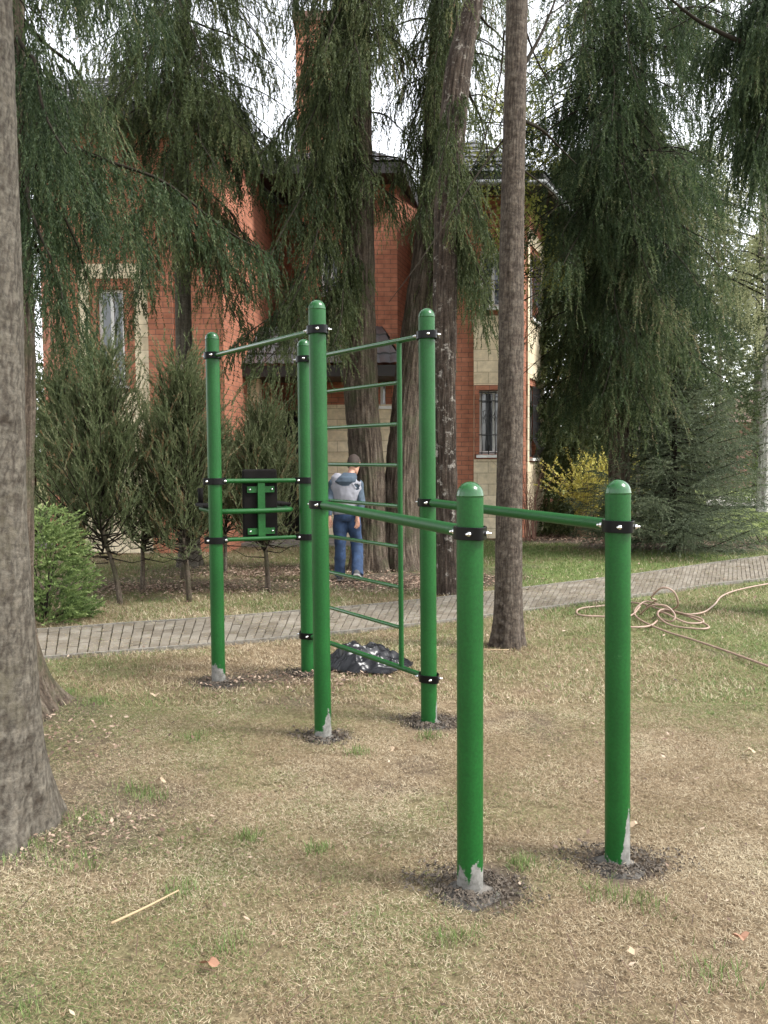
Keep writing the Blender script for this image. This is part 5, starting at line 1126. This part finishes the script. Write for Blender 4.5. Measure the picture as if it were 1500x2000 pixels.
# roofs: tiled slopes are grids with a stepped, rolled profile
def slope(mb, e0, e1, r1, r0, tile=.35, roll=.19):
    """eave edge e0->e1, ridge edge r0->r1 (above e0,e1)"""
    e0, e1, r0, r1 = [np.array(q, float) for q in (e0, e1, r0, r1)]
    W_ = np.linalg.norm(e1-e0); H_ = np.linalg.norm((r0+r1)/2-(e0+e1)/2); nu, nv_ = max(4, int(W_/roll*8)), max(2, int(H_/tile))*4
    nrm = np.cross(e1-e0, (r0+r1)/2-(e0+e1)/2); nrm /= np.linalg.norm(nrm)
    u = np.linspace(0, 1, nu+1); v = np.concatenate([[k+0, k+.02, k+.5, k+.98] for k in range(nv_//4)]+[[nv_//4]])/(nv_//4)
    Um, Vm = np.meshgrid(u, v); lo = e0+(e1-e0)*Um[..., None]; hi = r0+(r1-r0)*Um[..., None]; Pm = lo+(hi-lo)*Vm[..., None]
    x_ = (Pm-e0) @ ((e1-e0)/W_); st_ = 1-((Vm*(nv_//4)) % 1); st_[-1] = 0; hgt = .022*np.abs(np.sin(x_/roll*PI))**.8+.028*st_
    Pm = Pm+nrm*hgt[..., None]; a = Pm.shape[1]; ii = np.arange(Pm.shape[0]*a).reshape(Pm.shape[:2])
    mb.add(Pm.reshape(-1, 3), np.stack([ii[:-1, :-1], ii[:-1, 1:], ii[1:, 1:], ii[1:, :-1]], -1).reshape(-1, 4).tolist())
def under(mb, poly, z0, z1):
    n = len(poly); V = [(x, y, z1) for x, y in poly]+[(x, y, z0) for x, y in poly]; mb.add(V, [tuple(range(n)), tuple(range(2*n-1, n-1, -1))]+[(i, n+i, n+(i+1) % n, (i+1) % n) for i in range(n)])
def hip(poly, apex, z, ov_h, name='roof'):
    mb = MB(); n = len(poly)
    for i in range(n):
        a, b = poly[i], poly[(i+1) % n]; p0 = apex[i]; p1 = apex[(i+1) % n]; slope(mb, (*a, z), (*b, z), p1, p0)
    r = mb.build(name, M['roof'], hb); mb = MB(); under(mb, poly, z-ov_h, z-.004); mb.build('fascia', M['fascia'], r); return r
xl = w1d.a.x-.6; xe = P(462, 890, 13.9).x; xg = P(590, 890, 18.0).x
ra, rb = ((xl+xe)/2-.3, 17.6, 9.1), ((xl+xe)/2+.3, 17.6, 9.1)
hip([(xl, 13.9), (xe, 13.9), (xe+.62, 21.9), (xl, 21.9)], [ra, rb, rb, ra], 7.08, .22)
xa, xb = xe-.0, P(792, 890, 16.4).x
rf = hip([(xa, 16.35), (xb, 16.35), (xb+.9, 22), (xa, 22)], [(xa+1.6, 18.6, 8.0), (xb-.9, 18.6, 8.0), (xb-.9, 18.8, 8.0), (xa+1.6, 18.8, 8.0)], 6.98, .20)
xq0, xq1 = xr-.55, wq.b.x+.25
hip([(xq0, 15.9), (xq1, 15.9), (B2.x+.75, B2.y+.1), (B3.x+.6, B3.y+.6), (xq0, 22.0)], [((xq0+xq1)/2, 18.2, 8.0)]*5, 6.62, .20)
# chimney behind the centre roof
cx0, cx1 = P(588, 890, 19.4).x, P(722, 890, 19.4).x; mb = MB()
cw = [Wall((cx0, 19.4), (cx1, 19.4)), Wall((cx1, 19.4), (cx1, 20.3)), Wall((cx1, 20.3), (cx0, 20.3)), Wall((cx0, 20.3), (cx0, 19.4))]
for q in cw: q.rect(mb, 0.125 if q in cw[1::2] else 0, q.L-(.125 if q in cw[1::2] else 0), 6.9, 10.95, th=.12)
mb.box(((cx0+cx1)/2, 19.85, 11.05), (cx1-cx0+.12, 1.02, .2))
mb.build('chimney', M['brick'], rf, hasuv=True)
# entrance canopy
yK = 15.6; k0, k1 = P(452, 890, yK).x, P(785, 890, yK).x; zk = P(750, 712, yK).z
mb = MB(); slope(mb, (k0, yK, zk), (k1, yK, zk), (k1-.35, 16.95, zk+.86), (k0+.35, 16.95, zk+.86)); slope(mb, (k1, yK, zk), (k1, 16.95, zk), (k1-.35, 16.95, zk+.86), (k1-.35, 16.9, zk+.86))
cp = mb.build('canopy', M['roof'], hb); mb = MB(); under(mb, [(k0, yK), (k1, yK), (k1, 16.9), (k0, 16.9)], zk-.20, zk-.005); mb.build('fascia', M['fascia'], cp)
for px in (486, ):
    x_ = P(px, 890, 15.9).x; mb = MB(); q = Wall((x_-.2, 15.9), (x_+.2, 15.9)); q.rect(mb, 0, .4, 0, zk-.2, th=.4); mb.build('porch_pillar', M['stone'], hb, hasuv=True)
# gutter and downpipe at the right wing
mb = MB(); mb.tube([(xq0, 15.85, 6.44), (xq1, 15.85, 6.44), (B2.x+.78, B2.y+.1, 6.44)], .055, 8); mb.build('gutter', simple('grey_gutter', (.35, .36, .37), .4), hb, True)
# stacked bricks by the house corner
mb = MB(); g = G(1068, 1000); 
for k in range(3):
    for j in range(3): mb.box((g.x-.2+j*.27, g.y+.02*k, .07+k*.13), (.25, .3, .12), Matrix.Rotation(.05*k, 3, 'Z'))
tag(mb.build('brick_pile', simple('old_brick', (.33, .17, .12), .9, 0, 9, .3), None, origin=(g.x, g.y, 0)), 'low pile of reddish blocks on the bed behind the forsythia', 'brick pile')
# round stones edging the bed round the big tree
# ================================================================== the walking man (back view)
gm = G(676, 1134); DM = gm.y; S_ = DM/FPX
man = empty('person', gm, 'man seen from behind walking with bowed head, grey sleeveless vest, blue-grey hooded top and jeans', 'person')
def mp(px, py, dy=0.0):
    p = P(px, py, DM); return Vector((p.x, DM+dy, p.z))
hipL, hipR = mp(664, 1014), mp(691, 1014); kneeL, kneeR = mp(665, 1066, -.03), mp(697, 1068, .06)
ankL, ankR = mp(663, 1124, .04), mp(699, 1121, -.16); pel = mp(677.5, 1010); waist = mp(677, 990, .01); chest = mp(676, 955, .0); neck = mp(683, 931, .03); headc = mp(690, 911, .10)
shL, shR = mp(650, 943, .01), mp(701, 945, .01); elL, elR = mp(643, 980, -.07), mp(706, 983, -.08); wrL, wrR = mp(644, 1008, -.09), mp(698, 1008, -.13)
bm = bpy.data.meshes.new('body'); verts = [pel, waist, chest, neck, headc, mp(693, 899, .13), hipL, kneeL, ankL, hipR, kneeR, ankR, shL, elL, wrL, shR, elR, wrR]
rads = [.09, .08, .08, .045, .055, .045, .06, .045, .033, .06, .045, .033, .022, .026, .026, .022, .026, .026]
edges = [(0, 1), (1, 2), (2, 3), (3, 4), (4, 5), (0, 6), (6, 7), (7, 8), (0, 9), (9, 10), (10, 11), (2, 12), (12, 13), (13, 14), (2, 15), (15, 16), (16, 17)]
def hand(wi, sgn):
    w_ = verts[wi]; palm = w_+Vector((.008*sgn, .015, -.055)); verts.append(palm); rads.append(.027); pi_ = len(verts)-1; edges.append((wi, pi_))
    for k, (off, ln) in enumerate(((-.030, .065), (-.010, .078), (.011, .072), (.030, .058))):
        r0 = palm+Vector((off*.55, off*.55, -.022)); a = palm+Vector((off*.8-.004*sgn, off*.6+.006, -.022-ln*.5)); b_ = palm+Vector((off*.85-.016*sgn, off*.6+.012, -.022-ln)); i0 = len(verts)
        verts.extend([r0, a, b_]); rads.extend([.0095, .0082, .007]); edges.extend([(pi_, i0), (i0, i0+1), (i0+1, i0+2)])
    i0 = len(verts); verts.extend([palm+Vector((-.030*sgn, .015, .006)), palm+Vector((-.045*sgn, .022, -.03)), palm+Vector((-.040*sgn, .024, -.055))]); rads.extend([.011, .0095, .008]); edges.extend([(pi_, i0), (i0, i0+1), (i0+1, i0+2)])
hand(14, -1); hand(17, 1)
# nose, chin, ears as small chains from the head vertex
bm.from_pydata([tuple(v-gm) for v in verts], edges, []); bm.materials.append(M['skin']); bo_ = bpy.data.objects.new('body', bm); COL.objects.link(bo_); bo_.parent = man
sk = bo_.modifiers.new('skin', 'SKIN'); lay = bm.skin_vertices[0] if len(bm.skin_vertices) else None
if lay is None:
    bpy.context.view_layer.objects.active = bo_; 
for i, r in enumerate(rads): bm.skin_vertices[0].data[i].radius = (r, r*(.9 if i < 3 else 1))
bm.skin_vertices[0].data[0].use_root = True; bo_.modifiers.new('sub', 'SUBSURF').levels = 2; bo_.modifiers['sub'].render_levels = 2
# head (bowed away): shaped loft with face, plus ears and hair
fd = Vector((.30, .80, -.52)).normalized(); upv = Vector((.12, .48, .87)); upv = (upv-fd*upv.dot(fd)).normalized(); sdv = fd.cross(upv)
hc = headc+upv*.02; mb = MB(); secs = []
for t, a, b_, f_ in ((-.115, .035, .04, .045), (-.10, .05, .06, .03), (-.07, .060, .078, .015), (-.03, .068, .092, .004), (.01, .074, .098, 0), (.05, .074, .095, -.004), (.085, .062, .080, -.008), (.11, .038, .05, -.012), (.120, .012, .016, -.012)):
    secs.append((hc+upv*t+fd*f_, sdv*a, fd*b_))
mb.loft(secs, 24)
mb.tube([hc+fd*.09+upv*.012, hc+fd*.108-upv*.012, hc+fd*.114-upv*.03, hc+fd*.095-upv*.04], [.008, .011, .014, .010], 8)
for e in (-1, 1):
    c = hc+sdv*.074*e-fd*.004; mb.loft([(c-upv*.03, sdv*.006, fd*.010), (c-upv*.012+sdv*.008*e, sdv*.007, fd*.016), (c+upv*.012+sdv*.012*e, sdv*.007, fd*.019), (c+upv*.03+sdv*.008*e, sdv*.005, fd*.012)], 10)
    ce = hc+sdv*.03*e+fd*.088+upv*.012; mb.loft([(ce-upv*.008, sdv*.012, fd*.006), (ce, sdv*.015, fd*.010), (ce+upv*.008, sdv*.012, fd*.006)], 8)
ml = hc+fd*.088-upv*.062; mb.loft([(ml-upv*.006, sdv*.022, fd*.008), (ml, sdv*.026, fd*.012), (ml+upv*.006, sdv*.022, fd*.008)], 10)
hd = mb.build('head', M['skin'], man, True); hd.modifiers.new('s', 'SUBSURF').levels = 1
mb = MB(); secs = []
for t, a, b_, f_ in ((-.062, .055, .045, -.045), (-.045, .066, .072, -.032), (-.01, .079, .095, -.018), (.03, .083, .105, -.008), (.065, .081, .104, -.006), (.10, .066, .086, -.008), (.126, .040, .054, -.012), (.136, .012, .015, -.012)):
    secs.append((hc+upv*t+fd*f_, sdv*a, fd*b_))
mb.loft(secs, 28); mb.build('hair', M['hair'], man, True)
X_ = Vector((1, 0, 0)); Y_ = Vector((0, 1, 0)); Z_ = Vector((0, 0, 1))
def limb(mb, pts, rr, ry=None, sub=6, n=20, wrinkle=0, seed=0):
    sp = smooth_path(pts, sub); k = len(sp); R1 = np.interp(np.linspace(0, len(rr)-1, k), range(len(rr)), rr); R2 = R1 if ry is None else np.interp(np.linspace(0, len(ry)-1, k), range(len(ry)), ry)
    secs = []
    for i in range(k):
        t = (sp[min(i+1, k-1)]-sp[max(i-1, 0)]).normalized(); a = (X_-t*X_.dot(t)).normalized(); b_ = t.cross(a); wv = 1+wrinkle*(float(vn(i*.9+seed, seed, 0))-.5)
        secs.append((sp[i], a*R1[i]*wv, b_*R2[i]*wv))
    mb.loft(secs, n)
# jeans: pelvis block and two legs, voxel-joined so the cloth is one surface
def cloth(name, m, build, vox=.010, sm=6, parent=man):
    mb = MB(); build(mb); o = mb.build(name, m, parent, True); r = o.modifiers.new('remesh', 'REMESH'); r.mode = 'VOXEL'; r.voxel_size = vox; r.use_smooth_shade = True
    s = o.modifiers.new('smooth', 'SMOOTH'); s.factor = .5; s.iterations = sm
    tx = bpy.data.textures.new(name+'_folds', 'CLOUDS'); tx.noise_scale = .07; dm = o.modifiers.new('folds', 'DISPLACE'); dm.texture = tx; dm.strength = .014; dm.mid_level = .5
    return o
def jeans(mb):
    limb(mb, [waist+Z_*-.05, pel+Z_*.02, pel+Z_*-.05], [.150, .164, .163], [.105, .130, .12])
    limb(mb, [hipL+Z_*.06+X_*.01, hipL-Z_*.08, kneeL, ankL-Z_*.005], [.088, .094, .074, .072], [.11, .105, .08, .078], wrinkle=.12, seed=3)
    limb(mb, [hipR+Z_*.06-X_*.01, hipR-Z_*.08, kneeR, ankR+Z_*.0], [.088, .094, .076, .076], [.11, .105, .08, .08], wrinkle=.12, seed=8)
cloth('jeans', M['jeans'], jeans)
def sleeves(mb):
    for a, b_, c in ((shL, elL, wrL), (shR, elR, wrR)): limb(mb, [a+Z_*.0+(chest-a)*.2, a+Z_*.0, a-Z_*.09, b_, c+Z_*.01], [.05, .062, .061, .053, .043], wrinkle=.1, seed=5)
    limb(mb, [chest-Z_*.05, chest+Z_*.06, neck+Z_*.02], [.13, .18, .085], [.10, .11, .08])
cloth('hooded_top', M['hood'], sleeves)
def hoodb(mb):
    c = neck+Z_*.005-Y_*.075-X_*.03
    mb.loft([(c+Z_*-.135-X_*.03, X_*.03, Y_*.03), (c+Z_*-.115-X_*.03, X_*.10, Y_*.06), (c+Z_*-.065-X_*.025, X_*.145, Y_*.085), (c+Z_*-.01+Y_*.02, X_*.125, Y_*.09), (c+Z_*.03+Y_*.06+X_*.02, X_*.10, Y_*.085), (c+Z_*.045+Y_*.08+X_*.02, X_*.07, Y_*.06)], 24)
cloth('hood', M['hood'], hoodb, .009, 4)
def vestb(mb):
    limb(mb, [pel+Z_*.03, waist+Z_*.02, chest-Z_*.06, chest+Z_*.05, chest+Z_*.085, neck-Z_*.05], [.182, .178, .196, .214, .195, .09], [.138, .130, .118, .110, .098, .07], wrinkle=.05)
    for s1, d_ in ((shL, -1), (shR, 1)): limb(mb, [chest+Z_*.07, s1+Z_*.042-X_*d_*.025], [.10, .062], [.11, .075])
cloth('vest', M['vest'], vestb, .009, 8)
def shoe(mb, ank, pitch, toe):
    R_ = Matrix.Rotation(pitch, 3, 'X')
    for (o_, a, b_) in (): pass
    secs = []
    for y_, w_, h_, zc_ in ((-.075, .02, .02, .035), (-.065, .036, .04, .045), (-.03, .040, .048, .052), (.03, .042, .045, .048), (.09, .046, .034, .036), (.15, .044, .028, .030), (.185, .03, .02, .024), (.195, .01, .01, .02)):
        secs.append((ank+R_@Vector((toe*y_, y_, zc_-.075)), X_*w_, R_@(Z_*h_)))
    mb.loft(secs, 18)
def sole(mb, ank, pitch, toe):
    R_ = Matrix.Rotation(pitch, 3, 'X'); secs = []
    for z_ in (-.078, -.058):
        pass
    pts = [(-.08, .025), (-.06, .040), (0, .040), (.06, .044), (.13, .048), (.18, .036), (.20, .012)]
    V = []
    for z_ in (-.085, -.060):
        for y_, w_ in pts: V += [tuple(ank+R_@Vector((toe*y_-w_, y_, z_))), tuple(ank+R_@Vector((toe*y_+w_, y_, z_)))]
    k = len(pts); F = []
    for L_ in (0, 1):
        for i in range(k-1):
            q = (L_*2*k+2*i, L_*2*k+2*i+1, L_*2*k+2*i+3, L_*2*k+2*i+2); F.append(q if L_ else q[::-1])
    for i in range(k-1):
        F.append((2*i, 2*i+2, 2*k+2*i+2, 2*k+2*i)); F.append((2*i+3, 2*i+1, 2*k+2*i+1, 2*k+2*i+3))
    F += [(1, 0, 2*k, 2*k+1), (2*k-2, 2*k-1, 4*k-1, 4*k-2)]
    mb.add(V, F)
for ank, pt, toe in ((Vector((ankL.x, ankL.y, .085)), 0, -.05), (Vector((ankR.x+.01, ankR.y, .125)), math.radians(-38), .35)):
    mb = MB(); shoe(mb, ank, pt, toe); s = mb.build('shoe', M['shoe'], man, True); s.modifiers.new('s', 'SUBSURF').levels = 1
    mb = MB(); sole(mb, ank, pt, toe); q = mb.build('sole', M['sole'], None); l = Vector(q.location); q.parent = s; q.location = l-world_loc(s)
if False:
    for o in bpy.data.objects:
        if o.type == 'MESH' and len(o.data.polygons) > 60000: print('POLY', o.name, o.parent and o.parent.name, len(o.data.polygons))
